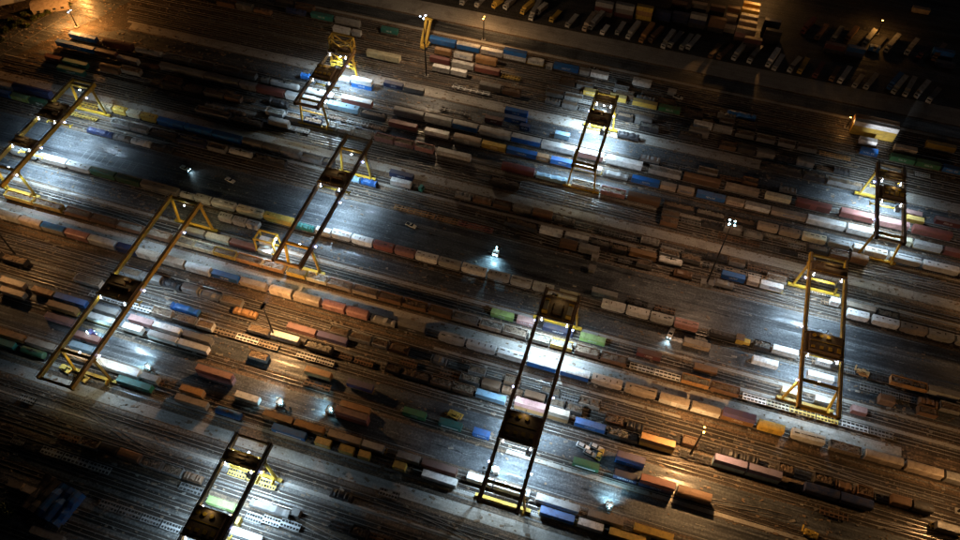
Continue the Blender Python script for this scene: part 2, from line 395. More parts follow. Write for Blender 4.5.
def me_hopper():
    b = MB()
    b.loft([ring(-6.0, 1.46, 2.2, 4.4, 0.1), ring(-5.9, 1.5, 2.0, 4.45, 0.1), ring(-4.9, 1.5, 1.15, 4.47, 0.4), ring(4.9, 1.5, 1.15, 4.47, 0.4), ring(5.9, 1.5, 2.0, 4.45, 0.1), ring(6.0, 1.46, 2.2, 4.4, 0.1)])
    for i in range(11):
        x = -5.0 + i; z = 1.9
        for s in (-1, 1): b.box(x - 0.06, x + 0.06, min(s * 1.5, s * 1.58), max(s * 1.5, s * 1.58), z, 3.9)
    return b.mesh('hopper_body')
HOPB = me_hopper()
HATCH = [MB().box(-a, a, -b_, b_, 4.49, 4.62).mesh('hatch') for a, b_ in ((0.9, 0.2), (0.3, 0.3), (0.5, 0.16), (1.3, 0.14), (0.25, 0.45))]
def me_gond():
    b = MB().box(-6, 6, -1.5, 1.5, 0.9, 1.15)
    for s in (-1, 1):
        b.box(-6, 6, min(s * 1.42, s * 1.5), max(s * 1.42, s * 1.5), 1.151, 3.3)
        for i in range(12):
            x = -5.8 + i * 11.6 / 11; b.box(x - 0.07, x + 0.07, min(s * 1.501, s * 1.6), max(s * 1.501, s * 1.6), 1.0, 3.25)
        b.box(-6.0, 6.0, min(s * 1.38, s * 1.62), max(s * 1.38, s * 1.62), 3.301, 3.42)
    for x in (-6, 5.92): b.box(x, x + 0.08, -1.41, 1.41, 1.151, 3.3)
    return b.mesh('gondola_body')
GOND = me_gond()
def me_load(seed, z=2.7, n=170, amp=0.7, w=1.3):
    r = random.Random(seed); b = MB().box(-5.85, 5.85, -w, w, 1.2, z - 0.35)
    for i in range(n):
        b.rbox((r.uniform(-5.3, 5.3), r.uniform(-w + .25, w - .25), z + r.uniform(-0.3, amp * .5)), (r.uniform(.3, 1.1), r.uniform(.2, .6), r.uniform(.2, .6)), r.uniform(0, 3), r.uniform(-.4, .4))
    return b.mesh('load')
LOADS = [me_load(i) for i in range(4)]
TARP = []
for s_ in range(3):
    r_ = random.Random(s_); secs = []
    for i in range(13):
        x = -5.8 + i * 11.6 / 12; hh = 3.0 + r_.uniform(-0.35, 0.5); wv = 1.3 + r_.uniform(-0.1, 0.15)
        secs.append([(x, -wv, 1.1), (x, -wv, 1.9), (x, -wv * .8, hh - .3), (x, 0, hh), (x, wv * .8, hh - .3), (x, wv, 1.9), (x, wv, 1.1)])
    TARP.append(MB().loft(secs).mesh('tarpaulin'))
def me_tank():
    b = MB(); secs = []
    for x, r in ((-6, 0.7), (-5.85, 1.15), (-5.5, 1.4), (5.5, 1.4), (5.85, 1.15), (6, 0.7)):
        secs.append([(x, r * math.cos(t * math.pi / 8), 2.6 + r * math.sin(t * math.pi / 8)) for t in range(16)])
    return b.loft(secs).mesh('tank')
TANK = me_tank()
DOME = MB().bar((0, 0, 3.9), (0, 0, 4.35), 1.1, n=10).box(-2.6, -0.6, -0.2, 0.2, 4.02, 4.08).box(0.6, 2.6, -0.2, 0.2, 4.02, 4.08).mesh('dome')
def me_box():
    b = MB().box(-6, 6, -1.45, 1.45, 1.0, 3.9)
    for i in range(13):
        x = -5.9 + i * 11.8 / 12
        if abs(x) > 1.2:
            for s in (-1, 1): b.box(x - 0.06, x + 0.06, min(s * 1.451, s * 1.52), max(s * 1.451, s * 1.52), 1.05, 3.85)
    return b.mesh('box_body')
BOXB = me_box()
def me_boxroof():
    b = MB(); b.loft([[(x, -1.5, 3.9), (x, 1.5, 3.9), (x, 1.1, 4.2), (x, 0, 4.32), (x, -1.1, 4.2)] for x in (-6.05, 6.05)])
    for i in range(12): b.box(-5.6 + i, -5.52 + i, -0.9, 0.9, 4.2, 4.36)
    return b.mesh('roof')
BOXR = me_boxroof(); BOXD = MB().box(-1.1, 1.1, -1.56, -1.451, 1.15, 3.7).mesh('door')
def me_wood():  # skeleton flat with bolsters
    b = MB().box(-6.4, 6.4, -1.3, -1.12, 0.9, 1.15).box(-6.4, 6.4, 1.12, 1.3, 0.9, 1.15).box(-6.4, 6.4, -0.3, 0.3, 0.8, 1.05)
    for i in range(7):
        x = -6.1 + i * 2.03; b.box(x - 0.2, x + 0.2, -1.119, -0.301, 0.9, 1.1); b.box(x - 0.12, x + 0.12, 0.301, 1.119, 0.9, 1.1)
    return b.mesh('frame')
SKEL = me_wood()

CNT = {}
def ordinal(row, key):
    k = (row, key); CNT[k] = CNT.get(k, 0) + 1
    return ORD[min(CNT[k], 20) - 1]
def bogies(t, sx):
    for s in (-1, 1):
        o = obj('bogie', BOG, M_STEEL, t, (s * 4.3, 0, 0)); o.scale = (1 / sx, 1, 1)
def label(colname, kind, row):
    t = f"{colname} {kind}, {ordinal(row, colname + kind)} such from the left in {row}"
    return t if len(t.split()) <= 16 else t.replace(' such from the left in', ' from left in')
def container(xc, Y, z, Ln, code, row, kind='container', rz=0.0, letter=None, lab=None, grp=None, topcode=None):
    base = 12.19 if Ln > 8.2 else 6.06
    t = empty('shipping_container', (xc, Y, z), rz, Ln / base)
    cn = PAL[code][0]
    tag(t, lab or label(cn, kind, row), 'container', grp or 'shipping containers across the rail yard')
    me = CME[base]
    obj('body', me[0], paint(code, 1.3), t)
    rc = PAL[topcode or code][1]; dk = 0.0 + 0.3 * ((xc * 0.37 + Y * 0.71) % 1.0); dk = round(dk, 1)
    obj('roof', me[1], paint(tuple(v * (1 - dk) + d_ * dk for v, d_ in zip(rc, (0.44, 0.41, 0.37))), 0, 0.55), t)
    obj('door', me[2], paint(code, 0, 0.4), t)
    if letter is None: letter = rnd.random() < (0.8 if code in 'bGtnid' else 0.3)
    if letter == 'stripe': obj('stripe', STRIPE, M_WHITE, t)
    elif letter: obj('lettering', rnd.choice(LETT), M_WHITE if code not in 'wlWe' else paint(rnd.choice('bnr')), t)
    return t
def wagon(xc, Y, Ln, row, what):
    sx = max(Ln, 9.0) / 12.3
    t = empty('flat_wagon', (xc, Y, 0.26), 0, sx)
    tag(t, what, 'railway wagon', 'flat wagons under containers')
    obj('frame', FLAT, M_ROOFU if rnd.random() < .6 else paint(rnd.choice('uyg')), t); bogies(t, sx)
    return t
def chassis(xc, Y, Ln, lab, rz=0.0, col=None):
    sx = Ln / 12.2
    t = empty('trailer_chassis', (xc, Y, 0), rz, sx); tag(t, lab, 'trailer', 'trailer chassis in the yard')
    b = MB().box(-6, 6, -0.55, -0.4, 0.9, 1.2).box(-6, 6, 0.4, 0.55, 0.9, 1.2)
    for i in range(7): b.box(-6 + i * 1.95, -5.7 + i * 1.95, -1.15, 1.15, 1.201, 1.28)
    obj('frame', b, col or M_STEEL, t)
    for x in (3.4, 4.7):
        wb = MB()
        for s in (-1, 1): wb.bar((x, s * 0.75, 0.5), (x, s * 1.2, 0.5), 1.0, n=12)
        wb.bar((x, -0.75, 0.5), (x, 0.75, 0.5), 0.12)
        obj('axle', wb, M_RUBBER, t)
    obj('landing_leg', MB().box(-3.9, -3.7, -0.7, -0.56, 0, 1.2), M_STEEL, t); obj('landing_leg', MB().box(-3.9, -3.7, 0.56, 0.7, 0, 1.2), M_STEEL, t)
    return t

KN = {'h': 'hopper wagon', 't': 'tank wagon', 'o': 'gondola wagon', 'x': 'box wagon', 'f': 'skeleton wagon', 'k': 'tarpaulined wagon'}
def item(row, Y, x0p, x1p, kind, code, code2=None, letter=None):
    zt = {'c': 3.9, 'g': 2.6, 's': 6.5, 'h': 4.6, 't': 4.0, 'o': 3.4, 'x': 4.2, 'f': 1.2, 'k': 3.0, 'q': 5.2}[kind]
    X0, X1 = x_on(x0p, Y, zt), x_on(x1p, Y, zt); Ln = X1 - X0 - 0.3; xc = (X0 + X1) / 2
    cn = PAL[code][0]
    if kind in 'cs':
        o_ = label(cn, 'container', row)
        nth = ORD[min(CNT[(row, cn + 'container')], 20) - 1]
        wagon(xc, Y, Ln, row, f"wagon under the {nth} {cn} container in {row}")
        if kind == 'c': return container(xc, Y, 1.36, Ln, code, row, letter=letter, lab=o_)
        container(xc, Y, 1.36, Ln, code2, row, lab=f"{PAL[code2][0]} container beneath the {nth} {cn} one in {row}", letter=letter)
        return container(xc, Y, 1.36 + 2.62, Ln, code, row, letter=False, lab=o_)
    if kind == 'g':
        return container(xc, Y, 0.012, Ln, code, row, letter=letter)
    if kind == 'q':
        o_ = label(cn, 'container', row); nth = ORD[min(CNT[(row, cn + 'container')], 20) - 1]
        container(xc, Y, 0.012, Ln, code2, row, lab=f"{PAL[code2][0]} container beneath the {nth} {cn} one in {row}", letter=letter)
        return container(xc, Y, 2.64, Ln, code, row, letter=False, lab=o_)
    sx = Ln / 12.0
    t = empty(KN[kind].replace(' ', '_'), (xc, Y, 0.26), 0, sx)
    tag(t, label(cn, KN[kind], row), 'railway wagon', 'railway wagons standing in trains')
    bogies(t, sx)
    if kind == 'h':
        obj('hopper_body', HOPB, paint(code, 0, 0.45), t)
        hk = rnd.choice(HATCH)
        for i in range(4): obj('hatch', hk if rnd.random() < .7 else rnd.choice(HATCH), rnd.choice((M_STEEL, M_STEEL, M_ROOFU, paint(code), paint('g'))), t, (-4.2 + i * 2.8 + rnd.uniform(-.4, .4), rnd.uniform(-.35, .35), 0))
    elif kind == 't':
        obj('tank', TANK, paint(code, 0, 0.45, 0.3), t); obj('dome', DOME, M_STEEL, t); obj('frame', FLAT, M_STEEL, t)
    elif kind == 'o':
        obj('gondola_body', GOND, paint(code, 0, 0.6), t)
        obj('load', rnd.choice(LOADS), M_SCRAPL if (code2 == 'w' or (code2 is None and rnd.random() < .25)) else M_SCRAP, t)
    elif kind == 'x':
        obj('box_body', BOXB, paint(code2 or code, 0, 0.5), t); obj('roof', BOXR, paint(code, 0, 0.5), t); obj('door', BOXD, paint(code2 or code), t)
    elif kind == 'f': obj('frame', SKEL, paint(code, 0, 0.4), t)
    elif kind == 'k':
        obj('frame', FLAT, M_STEEL, t); obj('tarpaulin', rnd.choice(TARP), paint(code, 0, 0.35, 0.35), t)
    return t
def rows(data):
    for Y, row, s in data:
        for it in s.split(','):
            q = it.split()
            if not q: continue
            a, b = re.match(r'(-?[\d.]+)-(-?[\d.]+)$', q[0]).groups(); code = q[2]
            item(row, Y, float(a), float(b), q[1], code[0], code[1] if len(code) > 1 and code[1] != '!' and code[1] != '*' else None,
                 'stripe' if code.endswith('!') else (True if code.endswith('*') else None))
rows([
 (257.0, 'the top-left upper train', '69-96 c bo,97-101 f u,103-132 x m,135-162 t w,164-189 o g,190-214 o l,216-240 o g,241-256 o g'),
 (249.6, 'the top-left middle train', '56-94 c b,95-116 c m,117-138 g l*,150-159 f u,160-204 x g,205-239 x g,240-256 x g,257-284 x r,286-315 x lw,315-327 c w,328-359 h c,361-386 o k'),
 (239.2, 'the top-left short row', '63-87 g t,45-61 g m,100-150 f g,160-200 f k'),
 (233.8, 'the row beside the teal container', '57-84 g t*,96-150 f g,158-210 f k'),
 (214.4, 'the row behind the corner crane', '-12-12 g w,13-50 x n'),
 (209.6, 'the row through the corner crane', '-6-10 g b,11-28 g i,29-50 g d'),
 (215.0, 'the yellow and blue train', '75-98 f y,99-112 h W,113-126 h y,127-140 h W,141-156 h y,158-184 x b,185-212 x b,213-241 x b,243-262 x g,263-280 x g,281-300 x g,301-322 o g,323-334 o k'),
 (207.8, 'the scrap train under the blue train', '60-76 f y,77-97 f y,112-130 o lw,131-148 o lw,150-177 o k,178-205 o n,208-226 o g,229-252 t l,254-286 o k'),
 (200.2, 'the tarpaulin row', '87-113 k n,113-130 k g,131-151 k l,152-173 k k'),
 (177.7, 'the long hopper train', '10-36 h l,39-66 h w,67-90 h w,91-115 h d,116-140 h d,141-178 h g,180-194 t l,195-211 h l,212-235 h w,237-263 h W,264-293 h y,296-314 k t,316-331 c w,332-351 h w,352-373 h w,374-394 h r,395-415 h p,416-438 h w,439-461 h w,462-487 h w,488-510 h w,511-532 h l,533-554 h l,559-580 c W,602-626 h w,627-650 h w,651-674 h l,675-699 h p,773-799 c w,817-838 c w,840-855 f g,870-889 f k,891-928 o o,929-961 c l'),
 (171.5, 'the row below the hopper train', '219-232 h l,233-246 h l,247-259 h l,753-779 g w,808-835 g w,684-711 g e'),
 (183.6, 'the row above the hopper train', '592-618 g l*,628-648 f k,655-675 f u'),
 (161.6, 'the crane corridor container row', '179-204 g l,206-229 g W,230-256 g r,258-272 g l,491-514 g i*,517-538 g p*,543-574 g n*,580-606 g i*,637-662 g m*,694-718 g u,782-800 g W,815-832 g l,852-868 g p'),
 (154.9, 'the long gondola train', '5-33 o y,34-62 o y,65-90 o u,91-116 o u,117-142 o u,143-170 o u,173-193 o Ww,194-214 o Ww,214-236 o y,237-262 o o,263-284 o o,287-306 o yw,307-327 o Ww,328-352 o e,353-378 o e,379-402 o u,403-427 o u,429-452 o u,453-478 o g,480-502 o e,503-527 o e,529-550 o Ww,551-573 o yw,575-600 o u,601-628 o u,630-654 f w,655-680 f w,682-710 o o,711-740 o u,743-766 f w,767-789 f W,790-815 f y,817-838 f y,842-868 f l,870-893 f g'),
 (144.4, 'the long boxcar train', '-12-19 x lw,20-41 x e,42-64 x bg,66-88 x p,89-115 x l,117-136 x n,137-160 x e,161-184 x e,186-210 x l,212-238 c b,240-266 c e,270-292 x e,294-320 x e,323-345 x p,347-368 x p,371-396 k g,398-425 s gk,439-465 h w,467-496 h w,498-526 h w,528-557 x wb,561-590 x wb,592-623 h e,625-657 h e,660-690 x ew,692-721 x ew,724-757 s vo,759-785 x y,792-826 h w,830-862 o eo,866-904 x e,907-944 x e,946-975 x g'),
 (206.8, 'the white pair train', '505-538 o k,540-563 c w,565-589 c w,591-610 o k,612-628 o k,630-657 c o,659-683 t w,722-746 c b*,748-760 c e,761-784 c w,831-841 c w,842-876 c e,878-900 o k'),
 (202.6, 'the train by the right crane', '848-870 h w,873-900 h w,901-928 h e,929-955 h l,957-985 h l'),
 (200.6, 'the flatbed row near the trucks', '395-434 f o,437-458 f o,459-492 f r,494-520 f k'),
 (227.5, 'the row beyond the concrete strip', '196-230 o g,232-262 o k,490-520 o k'),
 (209.4, 'the pale blue flat row', '346-360 k c,361-377 k b'),
 (236.8, 'the crane runway train', '266-284 o lw,286-303 o l,304-322 o n,323-337 o lw,338-353 o lw,354-372 o lw,375-394 o p,395-414 o p,415-434 o p,437-471 c w!,502-535 x m,536-568 k c,572-600 o ww,601-626 o p,628-661 x u,664-695 o k,697-725 o k,728-755 o k,758-779 h e,780-801 h e,803-827 h W,829-851 h l,854-864 h w,865-888 h w,890-922 h l,924-960 h w,962-990 h w'),
 (247.4, 'the yellow and blue box train', '389-417 c r,425-449 c w,450-453 f u,454-481 x el,482-506 c y*,507-537 c b,537-549 c o*,551-575 c b,576-602 c w!,604-629 k g,632-660 c b*,661-677 c e,678-695 c e,697-726 c b*,727-745 c e,746-771 c w,772-807 c e,808-846 x w,848-880 x w,881-913 c W,915-943 c l,945-965 c r'),
 (255.7, 'the curved silver train', '261-269 t g,270-299 t w,303-334 t w,342-372 x wr,394-424 x g,425-452 x l,453-478 x lb,480-511 x w,512-541 x wb,542-575 x w,577-604 x wp,607-643 x w,649-682 o l,684-721 x u,726-760 c e,766-792 c W,797-832 x r,841-876 x r,878-910 x p,914-953 x r'),
 (265.2, 'the lane above the silver train', '440-470 f g,485-503 g m,520-530 g n,555-570 g c,906-923 g p,936-962 g m,301-313 k b'),
 (268.6, 'the row past the big pale container', '351-372 q wb,505-527 g b*,334-350 g l'),
 (273.6, 'the stub row on the pale strip', '384-403 g n,404-424 g g,505-528 g b,618-640 k k,761-803 o k,804-826 o k,828-864 o g'),
 (262.0, 'the lane beside the far crane', '907-925 g y'),
 (281.8, 'the row above the wide pale strip', '453-489 f w,640-660 o k,679-702 o k'),
 (291.0, 'the lower upper-yard train', '367-400 x W,433-450 c w,451-467 c w,546-564 o l,565-583 o l,577-592 f w,655-690 f k,694-713 c w,714-733 c l,736-755 o g,757-776 o g,779-796 o g,798-818 o g,820-850 f o,915-930 f w'),
 (297.0, 'the yellow and green train', '452-474 c w,475-500 c r,502-520 f y,584-598 c y,610-627 c y,633-658 c y,659-681 c G*,684-704 o k,720-735 o g,737-757 o k,861-879 c b*,891-916 c G*,917-942 c G*,944-963 c b*,430-450 c m'),
 (303.8, 'the grey upper row', '333-350 c w,352-361 c l,435-451 c o,454-473 c w,476-497 x o,614-629 o g,727-757 k b,860-878 c w,895-918 c e*'),
 (311.0, 'the top blue train', '286-306 k n,311-333 c t,335-360 c l,381-398 c t,430-456 x b,457-480 x wb,481-503 c w,504-527 s bw!,528-544 c w,546-553 g l,554-579 c b*,580-590 c l,591-609 c w,668-677 g l,633-652 h w,927-957 c y'),
 (125.8, 'the middle mixed train', '-20-0 o k,2-26 o k,75-101 o e,171-199 k b,249-270 o g,271-299 c w,305-332 o k,334-352 f u,355-373 f u,386-401 o k,402-430 o k,431-452 o u,453-474 o u,476-506 c c,515-546 s po,549-570 s eo,575-606 c b,608-639 o k,641-676 s oy,680-712 f k,715-748 s vc,749-783 s vc,790-803 f k,805-840 x n,841-874 x n,937-962 c g'),
 (131.5, 'the row over the mixed train', '233-257 k o,287-316 g p,317-347 g v'),
 (115.6, 'the upper west container row', '0-24 c e,32-53 c o,54-86 c b,93-117 c g,129-153 c p,153-180 c w,183-211 c g,249-268 o g,305-331 c o,347-373 c v'),
 (111.7, 'the lower west container row', '0-24 c e,47-76 c o,87-114 c w,123-142 c w,148-177 c w,178-208 c wo,305-330 f u,403-426 g G*,439-462 g t!,473-490 g b*,573-600 g G!,614-638 g n*,641-676 q rn,678-712 x u'),
 (107.3, 'the west lane edge', '45-76 g p,340-370 g o'),
 (103.6, 'the middle of the truck lane', '73-100 g r,196-232 q rp,335-368 q pr'),
 (99.2, 'the lane beside the lower train', '70-95 g c,235-259 g w'),
 (117.4, 'the row behind the kerb row', '617-646 q vb'),
 (95.0, 'the train along the lower strip', '-2-23 c o,26-57 c e,62-92 c o,93-139 x w,141-158 c l,180-203 c o,263-293 c o,294-324 c o,328-361 c e,362-384 c l,397-420 c l,422-457 c r,467-493 c w,494-530 c w,536-580 c w,588-624 c e,634-674 c y'),
 (91.2, 'the train beside the lower strip', '-12-14 c t,20-44 t d,117-151 c t,175-207 c e,215-241 t b,272-306 c b!,315-331 c y,339-354 c y,358-370 c y,371-394 f u,393-406 c y,422-457 c w,540-575 c b,578-604 c w,609-646 c y'),
 (60.0, 'the frame row of the lower-left yard', '42-62 f l,64-88 f l,89-110 f l'),
])

fr2 = random.Random(5)
def filler(Y, a, b, row, kinds='foxk', cols='gkuug'):
    x = a
    while x < b:
        ln = fr2.uniform(17, 23)
        if fr2.random() < 0.8:
            k = fr2.choice(kinds); item(row, Y, x, x + ln - 1.5, k, fr2.choice(cols), 'k' if k == 'o' else None)
        x += ln
for q in ((130.4, 640, 930, 'the brown row over the double stacks'), (134.5, 330, 600, 'the brown row below the boxcar train', 'ofok', 'euglg'), (121.5, 90, 330, 'the row inside the west container rows', 'off', 'lewg'), (57, 300, 620, 'the lowest dark row', 'fof'), (66.5, 330, 520, 'the dark row below the strip'), (239.8, 100, 230, 'the second upper-left stub row', 'ox', 'gkug'), (222.0+5.5, 640, 800, 'the faint row above the mast train', 'of'), (210.8, 640, 830, 'the pale broken row near the mast', 'fof', 'leg'), (214.9, 455, 775, 'the dark row just below the pale strip'), (230.9, 205, 345, 'the dark row above the pale strip'), (231.8, 640, 860, 'the dark row under the mast train'), (202.4, 560, 720, 'the dark row by the tall mast'),
          (130.4, 400, 640, 'the dark brown centre row'), (134.5, 120, 240, 'the dark row by the hooded mast'), (242.0, 100, 250, 'the dark upper-left stub row', 'ffo'), (243.6, 270, 385, 'the dark row below the top crane', 'ffk'),
          (285.5, 480, 690, 'the dark row behind the top-centre crane'), (301, 560, 720, 'the dark row by the yellow containers'), (315.6, 180, 300, 'the dark row at the top edge'), (305.8, 180, 282, 'the second dark row from the top edge'),
          (172.0, 860, 960, 'the dark row right of the white pair'), (168.0, 880, 960, 'the lower dark row at the right edge'), (66.5, 60, 190, 'the faint row of the lower left'), (281.0, 720, 850, 'the dark row over the pale strip, right'), (261.7, 640, 780, 'the dark row behind the silver train')):
    filler(*q)
# ------------------------------------------------------------------ gantry cranes
def gantry(lab, xc, y0, y1, half, yl, yh, trolleys, zt=17.2, col=None, lamps=3, power=1.0, brace=True, warm=1.0, lattice=False):
    """Portal crane: two girders from y0 to y1, legs at yl and yh, trolleys = [(y, half length, kind)]."""
    col = col or M_CRANE
    t = empty('gantry_crane', (xc, (yl + yh) / 2, 0)); tag(t, lab, 'crane', 'gantry cranes spanning the container tracks')
    oy = (yl + yh) / 2
    for s in (-1, 1):
        x = s * half
        g = MB().box(x - 0.56, x + 0.56, y0 - oy, y1 - oy, zt - 1.0, zt + 0.9)
        n = int((y1 - y0) / 3)
        for i in range(n + 1):
            yy = y0 - oy + i * (y1 - y0 - 0.2) / n; g.box(x - 0.63, x + 0.63, yy, yy + 0.14, zt - 1.02, zt + 0.93)
        go = obj('girder', g, col, t)
        r = MB()
        for xo in (-0.55, 0.55):
            r.bar((x + xo, y0 - oy, zt + 1.9), (x + xo, y1 - oy, zt + 1.9), 0.07)
            for i in range(n + 1):
                yy = y0 - oy + 0.1 + i * (y1 - y0 - 0.2) / n; r.bar((x + xo, yy, zt + 0.9), (x + xo, yy, zt + 1.9), 0.06)
        obj('railing', r, M_STEEL, go)
        obj('trolley_rail', MB().box(x - 0.1, x + 0.1, y0 - oy, y1 - oy, zt + 0.931, zt + 1.1), M_RAIL, go)
    for yy, nm in ((yl, 'near'), (yh, 'far')):
        for s in (-1, 1):
            l = MB(); foot = (s * (half + 1.4), yy - oy, 1.3); top = (s * half, yy - oy, zt - 1.0)
            l.bar(foot, top, 0.72, 0.9)
            l.box(s * half - 0.8, s * half + 0.8, yy - oy - 0.9, yy - oy + 0.9, zt - 1.5, zt - 1.03)
            lo = obj('leg', l, M_CRANE, t)
            if s == 1:
                st = MB()
                for k in range(14):
                    z = 1.8 + k; st.bar((foot[0] + 0.7 - 0.09 * k, yy - oy + 0.75, z), (foot[0] + 0.7 - 0.09 * k, yy - oy + 1.3, z), 0.08)
                st.bar((foot[0] + 0.7, yy - oy + 0.75, 1.5), (foot[0] - 0.6, yy - oy + 0.75, 15.5), 0.08); st.bar((foot[0] + 0.7, yy - oy + 1.3, 1.5), (foot[0] - 0.6, yy - oy + 1.3, 15.5), 0.08)
                obj('ladder', st, M_STEEL, lo)
        spot('portal lamp', (xc, yy + (1.4 if nm == 'near' else -1.4), zt - 1.8), (xc, yy, 0), 2000 * warm, (1.0, 0.84, 0.42), 165, 0.8, 0.4)
        obj('portal_lamp', MB().box(-0.3, 0.3, yy - oy + (1.2 if nm == 'near' else -1.6), yy - oy + (1.6 if nm == 'near' else -1.2), zt - 1.5, zt - 1.3), M_LED, t)
        sb = MB().box(-half - 3.4, half + 3.4, yy - oy - 0.55, yy - oy + 0.55, 0.95, 1.9)
        so = obj('sill_beam', sb, M_CRANE, t)
        for s in (-1, 1):
            bb = MB().box(s * (half + 1.6) - 1.9, s * (half + 1.6) + 1.9, yy - oy - 0.42, yy - oy + 0.42, 0.35, 0.949)
            for q in (-1.4, -0.5, 0.5, 1.4): bb.bar((s * (half + 1.6) + q, yy - oy - 0.2, 0.5), (s * (half + 1.6) + q, yy - oy + 0.2, 0.5), 0.6, n=10)
            obj('travel_bogie', bb, M_STEEL, so)
        tb = MB().box(-half + 0.66, half - 0.66, yy - oy - 0.45, yy - oy + 0.45, zt - 0.9, zt + 0.1)
        obj('tie_beam', tb, M_CRANE, t)
        if brace: obj('brace', MB().bar((-half - 0.6, yy - oy, 9.2), (half + 0.6, yy - oy, 9.2), 0.5), M_CRANE, t) if brace == 2 else None
    for e, yy in enumerate((y0, y1)):
        obj('end_beam', MB().box(-half + 0.66, half - 0.66, yy - oy + (0.05 if e == 0 else -0.75), yy - oy + (0.75 if e == 0 else -0.05), zt - 0.6, zt + 0.4), col, t)
    if lattice:
        lt = MB()
        for yy in (yh - oy, yh - oy + 4):
            for a, b in (((-half, 8), (half, 16)), ((-half, 16), (half, 8)), ((-half, 16), (half, 24)), ((-half, 24), (half, 16)), ((-half, 24), (half, 24)), ((-half, 16), (-half, 24)), ((half, 16), (half, 24))):
                lt.bar((a[0], yy, a[1]), (b[0], yy, b[1]), 0.55)
        for x in (-half, half):
            for z in (10, 16, 20, 24): lt.bar((x, yh - oy, z), (x, yh - oy + 4, z), 0.4)
            lt.bar((x, yh - oy, 16), (x, yh - oy + 4, 24), 0.4)
        obj('lattice_frame', lt, M_CRANE, t)
    obj('cable_reel', MB().bar((half + 1.0, yl - oy - 1.6, 3.2), (half + 1.4, yl - oy - 1.6, 3.2), 2.4, n=14), M_CRANE, t)
    for ty, th, k in trolleys:
        ty -= oy; d = MB()
        d.box(-half + 0.2, half - 0.2, ty - th, ty + th, zt + 1.3, zt + 1.7)
        for s in (-1, 1): d.box(-half - 0.3, half + 0.3, ty + s * th - 0.3, ty + s * th + 0.3, zt + 1.12, zt + 1.9)
        tr = obj('trolley', d, M_ROOFU, t)
        if k == 'cabs':
            hs = MB().box(-1.6, 1.6, ty - 2.5, ty + 2.5, zt + 1.701, zt + 2.6)
            for s in (-1, 1):
                hc = obj('control_cabin', MB().box(min(s * 3.6, s * 5.3), max(s * 3.6, s * 5.3), ty - 2.6, ty + 1.6, zt + 1.701, zt + 3.6), paint('W'), tr)
                obj('frame', MB().box(min(s * 3.5, s * 5.4), max(s * 3.5, s * 5.4), ty + 1.61, ty + 2.4, zt + 1.701, zt + 3.8).box(min(s * 3.5, s * 5.4), max(s * 3.5, s * 5.4), ty - 3.2, ty - 2.61, zt + 1.701, zt + 3.8), M_CRANE, hc)
        elif k == 'house':
            hs = MB().box(-half + 1.3, half - 1.3, ty - th + 0.8, ty + th - 0.8, zt + 1.701, zt + 3.4)
            hs.box(-half + 1.1, half - 1.1, ty - th + 0.6, ty + th - 0.6, zt + 3.401, zt + 3.55)
            dt = MB()
            for i in range(4): dt.box(-half + 1.6 + i * (2 * half - 4.4) / 3, -half + 2.8 + i * (2 * half - 4.4) / 3, ty - th + 1.4, ty - th + 2.2 + 0.3 * i, zt + 3.551, zt + 3.9)
            for i in range(3): dt.bar((-half + 2.4 + i * 2.4, ty + th - 2.2, zt + 3.55), (-half + 2.4 + i * 2.4, ty + th - 2.2, zt + 4.0), 1.3, n=12)
            dt.box(-half + 1.1, half - 1.1, ty - 0.1, ty + 0.1, zt + 3.551, zt + 3.7)
            obj('roof_vent', dt, M_CRANE, tr)
        else:
            hs = MB()
            for i in range(5):
                hs.box(rnd.uniform(-half + 1, half - 3), rnd.uniform(-half + 3.2, half - 1), ty + (i - 2.3) * th * 0.38, ty + (i - 1.6) * th * 0.38, zt + 1.701, zt + 2.3 + rnd.random())
            hs.bar((-half + 2, ty, zt + 2.3), (half - 2, ty, zt + 2.3), 1.3, n=12)
        obj('machinery_house', hs, M_ROOFU, tr)
        rr = MB()
        for a, b in (((-half + .3, ty - th), (half - .3, ty - th)), ((-half + .3, ty + th), (half - .3, ty + th))):
            rr.bar((*a, zt + 2.7), (*b, zt + 2.7), 0.08)
            for i in range(9):
                x = a[0] + (b[0] - a[0]) * i / 8; rr.bar((x, a[1], zt + 1.7), (x, a[1], zt + 2.7), 0.06)
        obj('railing', rr, M_CRANE, tr)
        ox = half - 1.9 if k != 'cabs' else -half + 1.6
        obj('operator_cab', MB().box(ox - 0.9, ox + 0.9, ty - th - 2.0, ty - th - 0.31, zt - 2.4, zt + 0.2), paint('g'), tr)
        zs = 11.5
        obj('added_deck_lamp', MB().box(-0.15, 0.15, ty + th - 0.15, ty + th + 0.15, zt + 5.0, zt + 5.2).box(-0.06, 0.06, ty + th - 0.06, ty + th + 0.06, zt + 1.9, zt + 4.999), M_STEEL, tr)  # post lamp added to every trolley to make the machinery visible
        spot('added deck lamp', (xc, ty + oy + th - 0.4, zt + 5), (xc, ty + oy - 0.5, zt + 1), 170, (1.0, 0.8, 0.4), 150, 0.9, 0.2)
        cb = MB()
        for sx_ in (-1, 1):
            for sy_ in (-1, 1): cb.bar((sx_ * 2.2, ty + sy_ * 1.0, zs + 0.4), (sx_ * 2.2, ty + sy_ * 1.4, zt + 1.3), 0.09)
        obj('hoist_cable', cb, M_STEEL, tr)
        sp = MB().box(-6.0, 6.0, ty - 0.35, ty + 0.35, zs - 0.2, zs + 0.3).box(-6.1, -5.7, ty - 1.15, ty - 0.351, zs - 0.3, zs + 0.1).box(-6.1, -5.7, ty + 0.351, ty + 1.15, zs - 0.3, zs + 0.1).box(5.7, 6.1, ty - 1.15, ty - 0.351, zs - 0.3, zs + 0.1).box(5.7, 6.1, ty + 0.351, ty + 1.15, zs - 0.3, zs + 0.1)
        obj('spreader', sp, M_CRANE, tr)
